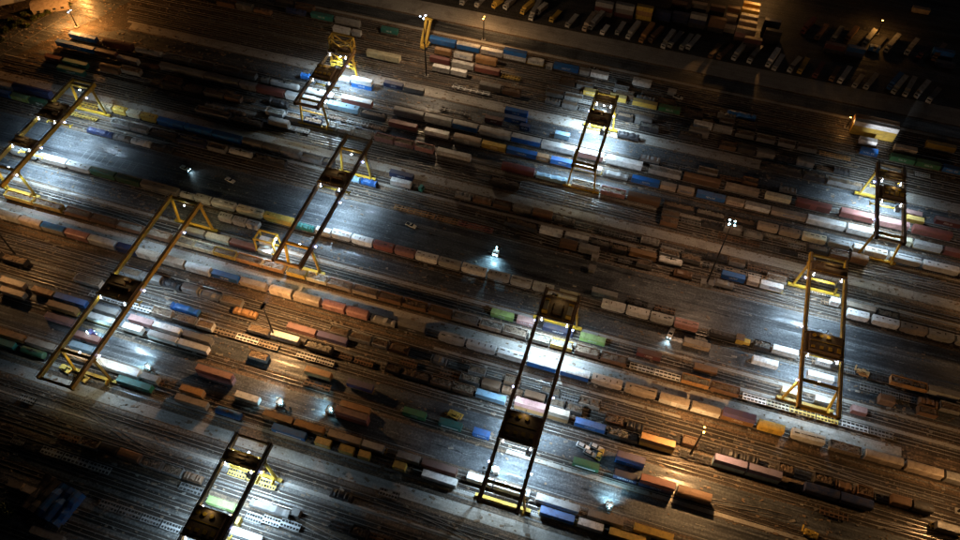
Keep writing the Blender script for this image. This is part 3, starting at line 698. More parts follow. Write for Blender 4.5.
        for i, x in enumerate((-half + 1.5, half - 1.5)):
            for sgn in (-1, 1):
                f_ = MB().box(x - 0.24, x + 0.24, ty + sgn * (th + 0.65) - 0.16, ty + sgn * (th + 0.65) + 0.16, zt + 0.1, zt + 0.3); f_.bar((x, ty + sgn * (th + 0.3), zt + 1.3), (x, ty + sgn * (th + 0.65), zt + 0.5), 0.1)
                obj('floodlight', f_, M_LED, tr)
        spot('trolley flood', (xc, ty + oy - th - 0.9, zt - 0.1), (xc, ty + oy - th - 4, 0), 15000 * LW * power, (0.56, 0.80, 1.0), 122, 1.0, 0.2)
        spot('trolley flood', (xc, ty + oy + th + 0.9, zt - 0.1), (xc, ty + oy + th + 5, 0), 10500 * LW * power, (0.56, 0.80, 1.0), 122, 1.0, 0.2)
    ys = [y0 + (y1 - y0) * (i + 0.5) / lamps for i in range(lamps)]
    for i, yy in enumerate(ys):
        for s in (-1, 1):
            x = s * (half + 0.95)
            f_ = MB().box(x - 0.24, x + 0.24, yy - oy - 0.3, yy - oy + 0.3, zt - 1.35, zt - 1.1); f_.bar((s * half, yy - oy, zt - 0.8), (x, yy - oy, zt - 1.1), 0.1)
            obj('floodlight', f_, M_LEDB, t)
        spot('girder flood', (xc + half + 1.3, yy, zt - 1.5), (xc + half + 7, yy, 0), 3900 * LW * power, (0.52, 0.77, 1.0), 120, 1.0, 0.2)
        spot('girder flood', (xc - half - 1.3, yy, zt - 1.5), (xc - half - 7, yy, 0), 3900 * LW * power, (0.52, 0.77, 1.0), 120, 1.0, 0.2)
    return t
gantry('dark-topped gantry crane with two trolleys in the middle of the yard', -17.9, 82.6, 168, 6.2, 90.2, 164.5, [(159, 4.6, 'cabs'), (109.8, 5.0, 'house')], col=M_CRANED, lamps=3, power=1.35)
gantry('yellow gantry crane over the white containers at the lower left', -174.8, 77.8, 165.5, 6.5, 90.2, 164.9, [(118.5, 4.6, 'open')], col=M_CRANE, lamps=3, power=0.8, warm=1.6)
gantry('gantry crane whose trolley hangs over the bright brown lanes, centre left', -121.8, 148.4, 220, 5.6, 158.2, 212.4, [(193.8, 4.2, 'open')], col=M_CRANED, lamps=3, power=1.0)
gantry('yellow-legged gantry crane with a boxy dark trolley, right of the light mast', 75.9, 146.5, 215.6, 6.6, 158.2, 211.2, [(173, 4.4, 'house'), (208, 2.3, 'open')], lamps=3, col=M_CRANE, power=0.9)
gantry('gantry crane cut by the upper left edge, over white hoppers', -255.6, 148.4, 214.7, 5.6, 158.2, 211.8, [(192.3, 4.6, 'open'), (172, 2.2, 'open')], col=M_CRANE, lamps=4, power=0.95)
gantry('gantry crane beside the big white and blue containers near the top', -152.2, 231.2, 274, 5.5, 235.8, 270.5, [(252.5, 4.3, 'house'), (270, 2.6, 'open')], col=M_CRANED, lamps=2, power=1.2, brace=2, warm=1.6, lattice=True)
gantry('narrow gantry crane with yellow top beams near the top centre', -25.2, 232.6, 281, 4.7, 235.5, 276.0, [(262.5, 4.0, 'open'), (275, 2.0, 'open')], col=M_CRANE, lamps=2, power=1.7)
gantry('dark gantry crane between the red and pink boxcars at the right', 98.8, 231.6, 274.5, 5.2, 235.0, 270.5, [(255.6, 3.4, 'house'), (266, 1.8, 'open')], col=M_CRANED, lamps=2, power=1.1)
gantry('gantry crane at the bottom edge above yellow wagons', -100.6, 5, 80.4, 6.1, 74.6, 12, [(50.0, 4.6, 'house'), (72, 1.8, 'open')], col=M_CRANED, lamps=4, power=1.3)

# ------------------------------------------------------------------ light masts
def mast(lab, X, Y, h, lamp, color, power, heads=4, arm=1.4, tilt=(0, 0), hood=False):
    t = empty('light_mast', (X, Y, 0)); tag(t, lab, 'light mast')
    p = MB()
    secs = []
    for z, r in ((0, 0.42), (h * 0.5, 0.3), (h, 0.18)): secs.append([(r * math.cos(k * math.pi / 5), r * math.sin(k * math.pi / 5), z) for k in range(10)])
    obj('pole', p.loft(secs), M_STEEL, t); obj('footing', MB().box(-1.0, 1.0, -1.0, 1.0, -0.1, 0.5), M_CONC, t)
    c = MB().box(-arm - 0.3, arm + 0.3, -0.09, 0.09, h - 0.2, h)
    c.box(-0.09, 0.09, -arm - 0.3, -0.091, h - 0.2, h); c.box(-0.09, 0.09, 0.091, arm + 0.3, h - 0.2, h)
    cr = obj('crossarm', c, M_STEEL, t)
    for k in range(heads):
        a = 2 * math.pi * (k + 0.5) / heads
        x, y = arm * math.cos(a), arm * math.sin(a)
        fl = obj('floodlight', MB().rbox((x, y, h - 0.3), (0.6, 0.45, 0.2), a, -0.35 if not hood else 0), lamp, cr)
        if hood: obj('hood', MB().box(x - 0.6, x + 0.6, y - 0.6, y + 0.6, h - 0.15, h + 0.05), M_STEEL, fl)
    for k in range(4):
        a = 2 * math.pi * (k + 0.5) / 4 + 0.3
        spot('mast flood', (X + 0.6 * math.cos(a), Y + 0.6 * math.sin(a), h - 0.7), (X + tilt[0] + 1.35 * h * math.cos(a), Y + tilt[1] + 1.35 * h * math.sin(a), 0), power * 0.42, color, 135, 1.0, 0.8)
    return t
ORG = (1.0, 0.54, 0.21)
mast('tall mast with four cold white lamps beside the concrete strip, centre right', 34.7, 201.3, 39.7, M_CYAN, (1.0, 0.6, 0.34), 50000 * LO)
mast('light mast with an orange lamp by the orange double stack', 39.4, 126.8, 21, M_SOD, ORG, 95000 * LO, 2, 0.9, (4, -6))
mast('slim mast with hooded lamps over the brown tracks', -119.2, 125.7, 22, M_SOD, ORG, 100000 * LO, 2, 0.8, (0, 4), True)
mast('tall mast standing at the upper trains beside a yellow loader', -115.5, 286.2, 35, M_LED, (1.0, 0.72, 0.45), 70000 * LO, 3)
mast('short mast with a white lamp at the orange-lit road', -302.2, 265.9, 10, M_LED, (1.0, 0.42, 0.1), 90000 * LO, 2, 0.9)
p = at(764, -4)
mast('sodium mast behind the stacked containers at the top', p.x, p.y, 17, M_SOD, (1.0, 0.5, 0.16), 14000 * LO, 2, 0.9, (-8, -14))
spot('stack yard flood', (p.x, p.y, 16.5), tuple(at(742, 26, 4)), 75000 * LO, (1.0, 0.46, 0.12), 46, 1.0, 0.8)
p = at(884, 20, 9)
mast('sodium mast on the wide upper lot', p.x, p.y, 9, M_SOD, (1.0, 0.45, 0.1), 5000 * LO, 1, 0.5)
mast('sodium mast on the brown tracks of the lower right', 128, 134, 22, M_SOD, ORG, 30000 * LO, 2, 0.9)
mast('sodium mast past the right edge by the hopper train', 158, 230, 24, M_SOD, ORG, 24000 * LO, 2, 0.9)
mast('sodium mast by the west end of the brown tracks', -236, 128, 22, M_SOD, ORG, 26000 * LO, 2, 0.9)
mast('sodium mast behind the upper blue train', -97, 322, 14, M_SOD, ORG, 22000 * LO, 2, 0.9)
mast('sodium mast at the bright corner of the far road', -318, 292, 9, M_SOD, (1.0, 0.42, 0.1), 60000 * LO, 2, 0.9)

# ------------------------------------------------------------------ vehicles
def wheel(t, x, y, r=0.5, wd=0.35, parent=None):
    wb = MB().bar((x, y - wd / 2, r), (x, y + wd / 2, r), 2 * r, n=12); return obj('wheel', wb, M_RUBBER, parent or t)
def car(px, py, head, code, lab, lit=None, pickup=False, rz=None, group='cars on the yard lanes'):
    p = at(px, py, 0.8); t = empty('pickup_truck' if pickup else 'parked_car', (p.x, p.y, 0.012), head)
    tag(t, lab, 'pickup' if pickup else 'car', group)
    b = MB(); secs = []
    prof = [(-2.4, 0.55, 0.85), (-2.3, 0.45, 1.0), (-1.2, 0.4, 1.05), (1.0, 0.4, 1.02), (2.2, 0.42, 0.88), (2.4, 0.5, 0.75)]
    for x, z0, z1 in prof: secs.append([(x, -0.86, z0), (x, 0.86, z0), (x, 0.92, (z0 + z1) / 2), (x, 0.8, z1), (x, -0.8, z1), (x, -0.92, (z0 + z1) / 2)])
    obj('body', b.loft(secs), paint(code, 0, 0.2, 0.25), t)
    c = MB(); x0, x1 = (-0.5, 1.0) if pickup else (-1.9, 0.9)
    c.loft([[(x, -w_, z), (x, w_, z), (x, w_ * .82, z + h), (x, -w_ * .82, z + h)] for x, w_, z, h in ((x0, .76, 1.0, .05), (x0 + .35, .76, 1.0, .52), (x1 - .6, .76, 1.0, .52), (x1, .76, 1.0, .03))])
    obj('window', c, M_GLASS, t); obj('roof', MB().box(x0 + 0.35, x1 - 0.62, -0.63, 0.63, 1.525, 1.56), paint(code, 0, 0.2, 0.25), t)
    if pickup: obj('cargo_bed', MB().box(-2.2, -0.6, -0.7, 0.7, 1.03, 1.06), M_RUBBER, t)
    for x in (-1.5, 1.5):
        for y in (-0.85, 0.85): wheel(t, x, y, 0.34, 0.22)
    for y in (-0.6, 0.6):
        obj('headlight', MB().box(2.36, 2.46, y - 0.16, y + 0.16, 0.6, 0.76), M_CYAN if lit else M_WHITE, t)
    if lit:
        d = Vector((math.cos(head), math.sin(head), 0))
        spot('headlights', (p.x + d.x * 2.6, p.y + d.y * 2.6, 0.9), (p.x + d.x * 12, p.y + d.y * 12, 0), lit, (0.6, 0.88, 1.0), 100, 0.7, 0.3)
    return t
def truck(px, py, head, code, lab, lit=None, box=None):
    p = at(px, py, 1.5); t = empty('terminal_truck', (p.x, p.y, 0.012), head)
    tag(t, lab, 'truck', 'terminal trucks working in the yard')
    obj('chassis', MB().box(-3.2, 2.6, -0.45, 0.45, 0.6, 0.95), M_STEEL, t)
    cb = obj('cab', MB().loft([[(x, -1.15, 0.7), (x, 1.15, 0.7), (x, 1.15, z), (x, -1.15, z)] for x, z in ((0.9, 2.9), (2.3, 2.9), (2.75, 1.7))]), paint(code, 0, 0.3), t)
    obj('windscreen', MB().rbox((2.56, 0, 2.3), (0.06, 1.9, 0.9), 0, 0), M_GLASS, cb)
    obj('engine_cover', MB().box(-0.2, 0.85, -0.9, 0.9, 0.96, 1.6), M_STEEL, t)
    for x in (-2.4, 1.7):
        for y in (-1.0, 1.0): wheel(t, x, y, 0.5, 0.35)
    obj('work_light', MB().box(0.42, 0.68, -0.25, 0.25, 3.9, 4.1).box(0.5, 0.6, -0.05, 0.05, 1.6, 3.9), M_CYAN if lit else M_STEEL, t)
    for y in (-0.8, 0.8): obj('headlight', MB().box(2.76, 2.84, y - 0.15, y + 0.15, 1.0, 1.25), M_CYAN if lit else M_WHITE, t)
    if lit:
        d = Vector((math.cos(head), math.sin(head), 0))
        spot('work light', (p.x + d.x * 3.2, p.y + d.y * 3.2, 3.6), (p.x + d.x * 6.5, p.y + d.y * 6.5, 0), lit * 1.1, (0.42, 0.8, 1.0), 140, 0.8, 0.3)
    return t
R_ = math.radians
truck(150, 370, R_(150), 'w', 'truck with a glaring cold light beside the grey container, lower left', 5200)
truck(283, 405, R_(160), 'w', 'truck with a cold light above the two long orange containers', 3800)
truck(333, 412, R_(170), 'l', 'truck with a cold light at the end of the pink stack', 3800)
truck(609, 510, R_(100), 'w', 'truck shining a cold light behind the beige container, bottom centre', 5200)
truck(497, 250, R_(-90), 'w', 'truck lighting the blue lane just above the hopper train', 4200)
truck(88, 336, R_(60), 'v', 'truck with a pale violet light under the lower-left yellow crane', 2500)
truck(491, 470, R_(10), 'w', 'truck on the lit slab below the central crane', 3500)
truck(418, 187, R_(-12), 't', 'teal truck at the end of the white and navy containers')
truck(268, 246, R_(-70), 'w', 'truck with bright lamps inside the yellow portal', 6000)
car(185, 168, R_(-12), 'c', 'car washed in cyan light on the dark upper-left lanes', 700)
car(230, 180, R_(-12), 'w', 'small white car on the lanes beyond the green hoppers')
car(671, 333, R_(-100), 'w', 'car with headlights on below the pink hopper', 2200)
car(583, 446, R_(-10), 'w', 'white car, uppermost of the four beside the dark green container', group='cars parked by the green container')
car(590, 453, R_(-12), 'l', 'light grey car between the four parked ones, nearest the container', group='cars parked by the green container')
car(596, 447, R_(-10), 'w', 'white car next to the yellow-lit end of the parked four', group='cars parked by the green container')
car(600, 454, R_(80), 'y', 'yellow car standing across the end of the parked four', group='cars parked by the green container')
car(594, 69, R_(-10), 'l', 'pale pickup beside the upper blue train', pickup=True)
car(678, 97, R_(-12), 'l', 'grey pickup alone beyond the green container', pickup=True)
car(630, 354, R_(-12), 'y', 'tiny tan vehicle on the dark central lanes') if False else None
car(411, 225, R_(-12), 'W', 'cream pickup alone on the lanes right of the central crane trolley', pickup=True)
# rail equipment with cabs
def locomotive(px0, px1, Y, lab):
    X0, X1 = x_on(px0, Y, 3), x_on(px1, Y, 3); xc = (X0 + X1) / 2; sx = (X1 - X0) / 16
    t = empty('locomotive', (xc, Y, 0.26), 0, sx); tag(t, lab, 'locomotive', 'locomotives')
    obj('frame', MB().box(-8, 8, -1.45, 1.45, 0.9, 1.25), M_STEEL, t)
    obj('long_hood', MB().box(-7.2, 2.2, -0.9, 0.9, 1.251, 3.6), paint('k', 0, 0.3), t)
    cb = obj('cab', MB().box(2.3, 5.0, -1.4, 1.4, 1.251, 4.1), paint('y', 0, 0.3), t); obj('cab_roof', MB().box(2.2, 5.1, -1.45, 1.45, 4.101, 4.22).box(3, 4.2, -.4, .4, 4.221, 4.4), M_ROOFU, cb)
    obj('short_hood', MB().box(5.1, 7.4, -0.9, 0.9, 1.251, 2.8), paint('y', 0, 0.4), t)
    v = MB()
    for i in range(5): v.bar((-6.4 + 1.8 * i, 0, 3.6), (-6.4 + 1.8 * i, 0, 3.85), 1.1, n=10)
    obj('roof_fan', v, M_STEEL, t); bogies(t, sx)
locomotive(708, 752, 177.7, 'black locomotive with a yellow cab in front of the white container')
item('the long hopper train', 177.7, 754, 771, 'o', 'k')
def loader(px, py, head, lab, boom=False, code='y'):
    p = at(px, py, 1.5); t = empty('container_loader', (p.x, p.y, 0.012), head); t.scale = (1, 1, 1) if boom else (0.75, 0.75, 0.75); tag(t, lab, 'loader', 'yellow handling machines')
    obj('body', MB().box(-3.4, 2.2, -1.5, 1.5, 0.8, 1.9).box(-3.4, -1.8, -1.3, 1.3, 1.901, 2.6), paint(code, 0, 0.3), t)
    cb = obj('cab', MB().box(-1.2, 0.6, -0.8, 0.8, 1.901, 3.6), M_GLASS, t); obj('roof', MB().box(-1.3, 0.7, -0.9, 0.9, 3.601, 3.75), paint(code), cb)
    for x in (-2.4, 1.5):
        for y in (-1.6, 1.6): wheel(t, x, y, 0.8, 0.6)
    if boom: obj('boom', MB().bar((-2.6, 1.15, 2.6), (3.5, 1.15, 14.0), 1.1).bar((-2.6, -1.15, 2.6), (3.5, -1.15, 14.0), 1.1).box(2.9, 4.1, -2, 2, 14.1, 14.9), paint(code, 0, .3), t)
    else: obj('boom', MB().bar((-2.6, 1.15, 2.6), (3.6, 1.15, 3.6), 0.5).box(3.3, 3.9, -1.6, 1.6, 3.0, 3.6), paint(code, 0, .3), t)
loader(862, 372, R_(168), 'orange loader beside the dark wagons at the right', False, 'o')
loader(426, 44, R_(78), 'tall yellow loader with raised boom at the upper mast', True)
loader(810, 533, R_(170), 'small yellow machine alone in the dark lower right')
loader(66, 369, R_(-12), 'yellow low machine between the legs of the lower-left crane')
loader(455, 415, R_(-12), 'yellow machine on the dark lane, lower centre')
loader(83, 378, R_(-12), 'smaller yellow machine at the foot of the lower-left crane')

def itemxy(row, px0, px1, py, kind, code, code2=None, letter=None, z=2.6):
    Y = at((px0 + px1) / 2, py, z).y
    return item(row, Y, px0, px1, kind, code, code2, letter)
for q in ((229, 246, 472, 'f', 'y'), (247, 258, 477, 'g', 'y'), (259, 276, 483, 'f', 'y'), (207, 236, 503, 'g', 'i'), (222, 262, 533, 'g', 'w'), (228, 240, 519, 'g', 'y'), (180, 202, 488, 'f', 'g'), (246, 262, 517, 'f', 'l'), (263, 280, 520, 'f', 'w'), (281, 300, 524, 'f', 'l'), (250, 290, 508, 'k', 'g'), (291, 300, 512, 'g', 'g')):
    itemxy('the row under the bottom-edge crane', q[0], q[1], q[2], q[3], q[4])
for q in ((8, 22, 484, 'g', 'e'), (23, 38, 490, 'g', 'e'), (30, 62, 534, 'g', 'g'), (12, 24, 440, 'f', 'g'), (26, 40, 446, 'f', 'k'), (30, 46, 520, 'f', 'u'), (47, 60, 525, 'f', 'g'), (100, 118, 505, 'f', 'g'), (120, 140, 512, 'f', 'g'), (142, 160, 519, 'f', 'l'), (162, 180, 526, 'f', 'l')):
    itemxy('the dark lower-left yard', q[0], q[1], q[2], q[3], q[4])
for q in ((330, 352, 495, 'k', 'k'), (20, 34, 398, 'f', 'l'), (640, 652, 534, 'g', 'y'), (820, 848, 512, 'f', 'u'), (380, 398, 492, 'f', 'g')):
    itemxy('the emptiest lower tracks', q[0], q[1], q[2], q[3], q[4])
# the big white and yellow pair at the upper right
for dy, z, cc, lb in ((0, 0.012, 'y', 'lower yellow long container of the big upper-right stack'), (0, 2.64, 'y', 'middle yellow long container of the big upper-right stack'), (0.0, 5.27, 'w', 'upper white long container of the big stack, vent side up'), (3.0, 5.27, 'o', 'orange-topped long container behind the big white one'), (3.0, 0.012, 'u', 'brown long container low at the back of the big stack'), (3.0, 2.64, 'u', 'brown long container midway at the back of the big stack')):
    X0, X1 = x_on(856, 313, 8), x_on(900, 313, 8)
    container((X0 + X1) / 2, 311 + dy, z, X1 - X0, cc, '', lab=lb, letter='stripe' if cc == 'w' else False)
# parked semi-trailers on the upper lot
TRL = [(493, 7, 502, 0, 'y'), (505, 8, 514, 0, 'g'), (522, 13, 533, 3, 'y'), (537, 14, 546, 6, 'g'), (551, 21, 560, 10, 'y'), (567, 26, 577, 14, 'l'), (583, 30, 595, 15, 'e'), (602, 34, 608, 24, 'w'), (616, 34, 625, 21, 'l'), (627, 38, 639, 24, 'l'), (640, 41, 653, 26, 'o'), (650, 42, 662, 29, 'u'),
       (662, 47, 674, 33, 'g'), (680, 49, 693, 33, 'l'), (718, 58, 733, 44, 'u'), (767, 66, 778, 51, 'w'), (773, 69, 784, 54, 'w'), (798, 73, 809, 57, 'y'), (814, 76, 824, 62, 'm'), (839, 83, 851, 65, 'w'), (889, 88, 900, 76, 'b'), (893, 94, 905, 77, 'l'), (904, 95, 914, 80, 'g'), (916, 97, 927, 83, 'g'), (928, 101, 940, 88, 'g'), (461, 4, 470, -6, 'g'), (476, 6, 486, -4, 'g'), (866, 88, 877, 73, 'g')]
CNT2 = {}
r6 = random.Random(6)
for k in range(24):
    px = 470 + k * 20 + r6.uniform(-4, 4); py = 2 + (px - 461) * 0.213 + r6.uniform(-1, 3)
    if any(abs(px - q[0]) < 6 for q in TRL) or px > 950: continue
    TRL.append((px, py, px + r6.uniform(9, 14), py - r6.uniform(11, 17), r6.choice('gklgu')))
for k in range(10):
    px = 800 + k * 15 + r6.uniform(-4, 4); TRL.append((px, 40 + (px - 800) * 0.2 + r6.uniform(-9, -4), px + 11, 40 + (px - 800) * 0.2 - 20, r6.choice('gkgum')))
TRL.sort()
for x0, y0, x1, y1, cc in TRL:
    a, b = at(x0, y0, 1.5), at(x1, y1, 1.5); ln = (b - a).length; rz = math.atan2(b.y - a.y, b.x - a.x)
    t = empty('semi_trailer', ((a.x + b.x) / 2, (a.y + b.y) / 2, 0.012), rz + r6.uniform(-.06, .06), min(ln, 15) / 13 * r6.uniform(.9, 1.05))
    CNT2[cc] = CNT2.get(cc, 0) + 1
    tag(t, f"{PAL[cc][0]} trailer, {ORD[min(CNT2[cc], 20) - 1]} of its colour from the left, parked slanting on the upper lot", 'trailer', 'trailers parked slanting on the upper lot')
    low = rnd.random() < 0.45
    obj('body', MB().box(-4.0, 6.4, -1.25, 1.25, 1.1, 1.5 if low else 3.8), paint(cc, 0.9, 0.4), t)
    if not low: obj('roof', MB().box(-3.9, 6.3, -1.2, 1.2, 3.801, 3.84), paint('l' if cc in 'gk' else cc, 0, 0.6), t)
    cbx = obj('tractor_cab', MB().loft([[(x, -1.2, 0.6), (x, 1.2, 0.6), (x, 1.15, z), (x, -1.15, z)] for x, z in ((-4.6, 2.9), (-6.0, 2.9), (-6.4, 1.9))]), paint(cc if cc not in 'gk' else 'l', 0, 0.3), t)
    obj('windscreen', MB().box(-6.42, -6.3, -0.9, 0.9, 1.95, 2.6), M_GLASS, cbx)
    for x in (-5.4, 4.2, 5.4):
        wb = MB()
        for y in (-1.0, 1.0): wb.bar((x, y - 0.2, 0.5), (x, y + 0.2, 0.5), 1.0, n=10)
        wb.bar((x, -0.8, 0.5), (x, 0.8, 0.5), 0.12)
        obj('axle', wb, M_RUBBER, t)
# container stacks of the upper lot
def stack(x0, x1, py, levels, codes, nm):
    zt = 2.62 * levels; Y = at((x0 + x1) / 2, py, zt).y; X0, X1 = x_on(x0, Y, zt), x_on(x1, Y, zt)
    for k in range(levels):
        cc = codes[min(k, len(codes) - 1)]
        pos = 'topmost' if k == levels - 1 else ('lowest' if k == 0 else ('second' if k == 1 else 'third') + ' from below')
        container((X0 + X1) / 2, Y, 0.012 + 2.62 * k, X1 - X0 - 0.3, cc, '', lab=f"{PAL[cc][0]} container, {pos} in {nm}", grp='stacked containers of the upper lot', letter=False)
for q in ((596, 614, 2, 3, 'gml', 'the stack above the parked trailers'), (616, 635, 4, 3, 'mgl', 'the pale stack left of the yellow one'), (637, 654, 6, 3, 'yoy', 'the yellow stack by the parked trailers'), (656, 672, 11, 2, 'nn', 'the navy stack right of the yellow one'), (673, 690, 13, 2, 'nn', 'the second navy stack right of the yellow one'),
          (691, 708, 14, 3, 'knl', 'the pale-topped stack among navy ones'), (710, 727, 18, 3, 'kuu', 'the brown stack beside the orange-lit ones'), (672, 688, 2, 2, 'nu', 'the back stack behind the navy ones'), (692, 708, 3, 2, 'ke', 'the back stack with a beige top'), (711, 726, 6, 2, 'ku', 'the back brown stack'),
          (728, 741, 7, 3, 'ueu', 'the narrow stack at the top edge'), (726, 738, 15, 3, 'uee', 'the first orange-lit stack'), (724, 737, 23, 2, 'ee', 'the second orange-lit stack'), (744, 761, 3, 3, 'eyy', 'the bright yellow stack at the top edge'), (742, 760, 9, 3, 'uyy', 'the second bright yellow stack'), (741, 759, 15, 3, 'uel', 'the pale orange-lit stack'),
          (739, 758, 21, 3, 'uee', 'the long orange-lit stack'), (737, 757, 28, 3, 'upe', 'the pinkish orange-lit stack'), (745, 763, 38, 3, 'kkm', 'the dark maroon stack nearest the lot road'), (765, 782, 20, 3, 'kkn', 'the dark stack right of the lit ones'), (766, 783, 30, 3, 'kkk', 'the black stack behind the white trailers'),
          (826, 846, 44, 2, 'km', 'the dim maroon stack'), (848, 867, 47, 2, 'nb', 'the dim blue stack'), (870, 881, 46, 1, 'b', 'the low blue spot beside the dim stack'), (913, 931, 8, 1, 'e', 'the lone group at the top right'), (934, 956, 50, 2, 'nb', 'the blue pair at the right edge'), (936, 956, 62, 1, 'n', 'the place under the blue pair')):
    stack(*q)
# ------------------------------------------------------------------ far corner: shed, bushes, verge
p = at(50, 4, 2.5); t = empty('site_shed', (p.x, p.y, 0), R_(35)); tag(t, 'orange-lit site shed at the top left corner', 'shed')
obj('wall', MB().box(-9, 9, -4, 4, 0, 3.4), paint('e', 0.8), t)
rf = obj('roof', MB().loft([[(x, -4.4, 3.4), (x, 4.4, 3.4), (x, 0, 4.9)] for x in (-9.4, 9.4)]), paint('e', 0, 0.6), t)
for k in range(4): obj('window', MB().box(-7 + k * 4, -5.4 + k * 4, -4.06, -4.001, 1.2, 2.3), M_GLASS, t)
p = at(6, 3, 1.5); t = empty('white_marquee', (p.x, p.y, 0), R_(40)); tag(t, 'white tent-like roof in the extreme upper left corner', 'tent')
obj('canopy', MB().loft([[(x, -3, 2.4), (x, 3, 2.4), (x, 0, 3.8)] for x in (-10, 10)]), paint('w', 0, 0.1), t)
for x in (-9.5, 9.5):
    for y in (-2.8, 2.8): obj('post', MB().box(x - 0.08, x + 0.08, y - 0.08, y + 0.08, 0, 2.4), M_STEEL, t)
BN = 0
def bush(px, py, r, lab):
    p = at(px, py, 0.8); t = empty('bush', (p.x, p.y, 0)); tag(t, lab, 'bush', 'bushes along the far road')
    f = MB(); q = random.Random(int(px * 7 + py))
    for i in range(240):
        a, e, rr = q.uniform(0, 6.28), q.uniform(0, 1.5), r * q.uniform(0.35, 1.0) * (0.8 + 0.3 * math.sin(3 * q.random()))
        c = Vector((rr * math.cos(a) * math.cos(e), rr * math.sin(a) * math.cos(e), 0.3 + rr * 0.8 * math.sin(e)))
        d1 = Vector((q.uniform(-1, 1), q.uniform(-1, 1), q.uniform(-1, 1))).normalized() * 0.35; d2 = d1.cross(Vector((q.uniform(-1, 1), 1, 0.4))).normalized() * 0.3
        b = len(f.v); f.v += [tuple(c - d1), tuple(c + d2), tuple(c + d1), tuple(c - d2)]; f.f.append((b, b + 1, b + 2, b + 3))
    obj('foliage', f, M_LEAF, t)
    tb = MB()
    for i in range(4): tb.bar((0, 0, 0), (math.cos(i * 1.6) * r * .5, math.sin(i * 1.6) * r * .5, r * .7), 0.12)
    obj('stem', tb, M_STEEL, t)
for i, (px, py, r) in enumerate(((5, 30, 2.4), (14, 26, 2.0), (20, 22, 2.6), (27, 25, 1.8), (34, 18, 2.4), (41, 15, 1.8), (48, 12, 2.2), (56, 9, 1.7), (10, 20, 2.0), (24, 14, 2.1), (3, 508, 2.6), (9, 514, 2.0), (68, 4, 1.8), (1, 40, 2.2))):
    place = 'beside the far diagonal road' if py < 100 else 'in the dark lower left corner'
    bush(px, py, r, f"{ORD[i]} leafy bush counting along the verge {place}")
# small fixtures
for px, py, lb in ((704, 283, 'grey cabinet at the foot of the tall mast'), (710, 284, 'second grey cabinet at the tall mast, facing the blue container'), (595, 257, 'pale cabinet between lanes near the white pair'), (592, 269, 'pale cabinet just below another, near the white pair'), (480, 376, 'pale cabinet on the dark slab')):
    p = at(px, py, 1.2); t = empty('switch_cabinet', (p.x, p.y, 0)); tag(t, lb, 'cabinet', 'equipment cabinets')
    obj('cabinet', MB().box(-1.3, 1.3, -1.2, 1.2, 0, 2.3), paint('l'), t); obj('roof', MB().box(-1.5, 1.5, -1.4, 1.4, 2.301, 2.42), paint('g'), t); obj('door', MB().box(-0.6, 0.6, -1.25, -1.201, 0.1, 2.0), paint('g'), t)
# draped stack in the lower left
p = at(52, 500, 2); t = empty('covered_stack', (p.x, p.y, 0), R_(-8)); tag(t, 'dark heap draped with blue sheets in the lower left', 'covered stack')
r_ = random.Random(4)
for k in range(5):
    secs = []
    for i in range(7):
        y = -6 + i * 2; h_ = 3.4 + r_.uniform(-.8, .6); x0 = -8 + k * 3.25
        secs.append([(x0, y, 0), (x0 + .2, y, h_ - .6), (x0 + 1.6, y, h_), (x0 + 3.0, y, h_ - .7), (x0 + 3.2, y, 0)])
    obj('sheet', MB().loft(secs), paint('b' if k > 1 else 'k', 0, 0.75, 0.6), t)

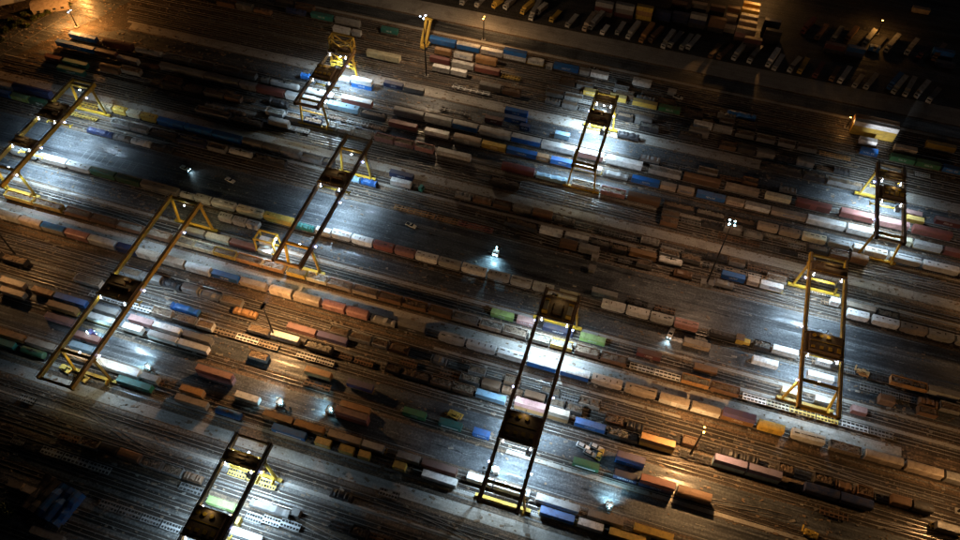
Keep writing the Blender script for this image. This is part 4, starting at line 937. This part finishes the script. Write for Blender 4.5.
# yellow frame holding a white container below the centre-left crane
p = at(270, 250, 0); t = empty('container_carrier', (p.x, p.y, 0)); tag(t, 'yellow straddling frame lifting a white container under the centre-left crane', 'container carrier')
for x in (-4.6, 4.6):
    for y in (-2.4, 2.4): obj('leg', MB().bar((x, y, 0.9), (x * .85, y, 8.6), 0.55), M_CRANE, t)
fr = MB()
for y in (-2.4, 2.4): fr.box(-4.4, 4.4, y - 0.3, y + 0.3, 8.5, 9.1)
for x in (-3.9, 3.9): fr.box(x - 0.3, x + 0.3, -2.099, 2.099, 8.5, 9.1)
obj('top_frame', fr, M_CRANE, t)
for y in (-2.4, 2.4):
    obj('wheel_beam', MB().box(-5.4, 5.4, y - 0.35, y + 0.35, 0.85, 1.4), M_CRANE, t)
    for x in (-4.4, -1.5, 1.5, 4.4): wheel(t, x, y, 0.55, 0.4)
obj('lamp', MB().box(4.3, 4.9, -0.5, 0.5, 8.9, 9.25), M_LED, t)
spot('carrier lamp', (p.x + 5.2, p.y - 0.5, 8.7), (p.x + 7, p.y - 5, 0), 9000, (0.75, 0.88, 1), 160, .8, .4)
container(p.x, p.y, 4.6, 6.1, 'w', '', lab='white container hanging inside the yellow straddling frame', letter=False)

# added post floodlight that brightens the big stack, and its own small post lamp
t = empty('flood_bracket', (98.8, 285, 0)); tag(t, 'short post with floodlight facing the big white and yellow stack', 'light mast')
obj('pole', MB().bar((0, 0, 0), (0, 0, 9), 0.3, n=8), M_STEEL, t); obj('floodlight', MB().box(-0.35, 0.35, 0.0, 0.25, 8.8, 9.2), M_STEEL, t)
spot('added stack flood', (98.8, 286, 9), (100, 311, 4), 20000, (0.85, 0.92, 1.0), 42, 0.9, 0.4)
p = at(846, 128, 0)
mast('low sodium lamp at the west end of the big white and yellow stack', p.x, p.y, 7, M_SOD, (1.0, 0.5, 0.15), 1600, 1, 0.4)

# the white and navy containers behind the teal truck
for px0, px1, Y, cc, lb in ((391, 411, 213.2, 'w', 'white container on a chassis behind the teal truck'), (390, 413, 217.6, 'n', 'navy container standing just beyond the white one by the teal truck')):
    X0, X1 = x_on(px0, Y, 3.9), x_on(px1, Y, 3.9)
    chassis((X0 + X1) / 2, Y, X1 - X0, 'trailer chassis under the ' + PAL[cc][0] + ' container behind the teal truck', 0, M_CRANE if cc == 'w' else None)
    container((X0 + X1) / 2, Y, 1.29, X1 - X0, cc, '', lab=lb, letter=cc == 'n')
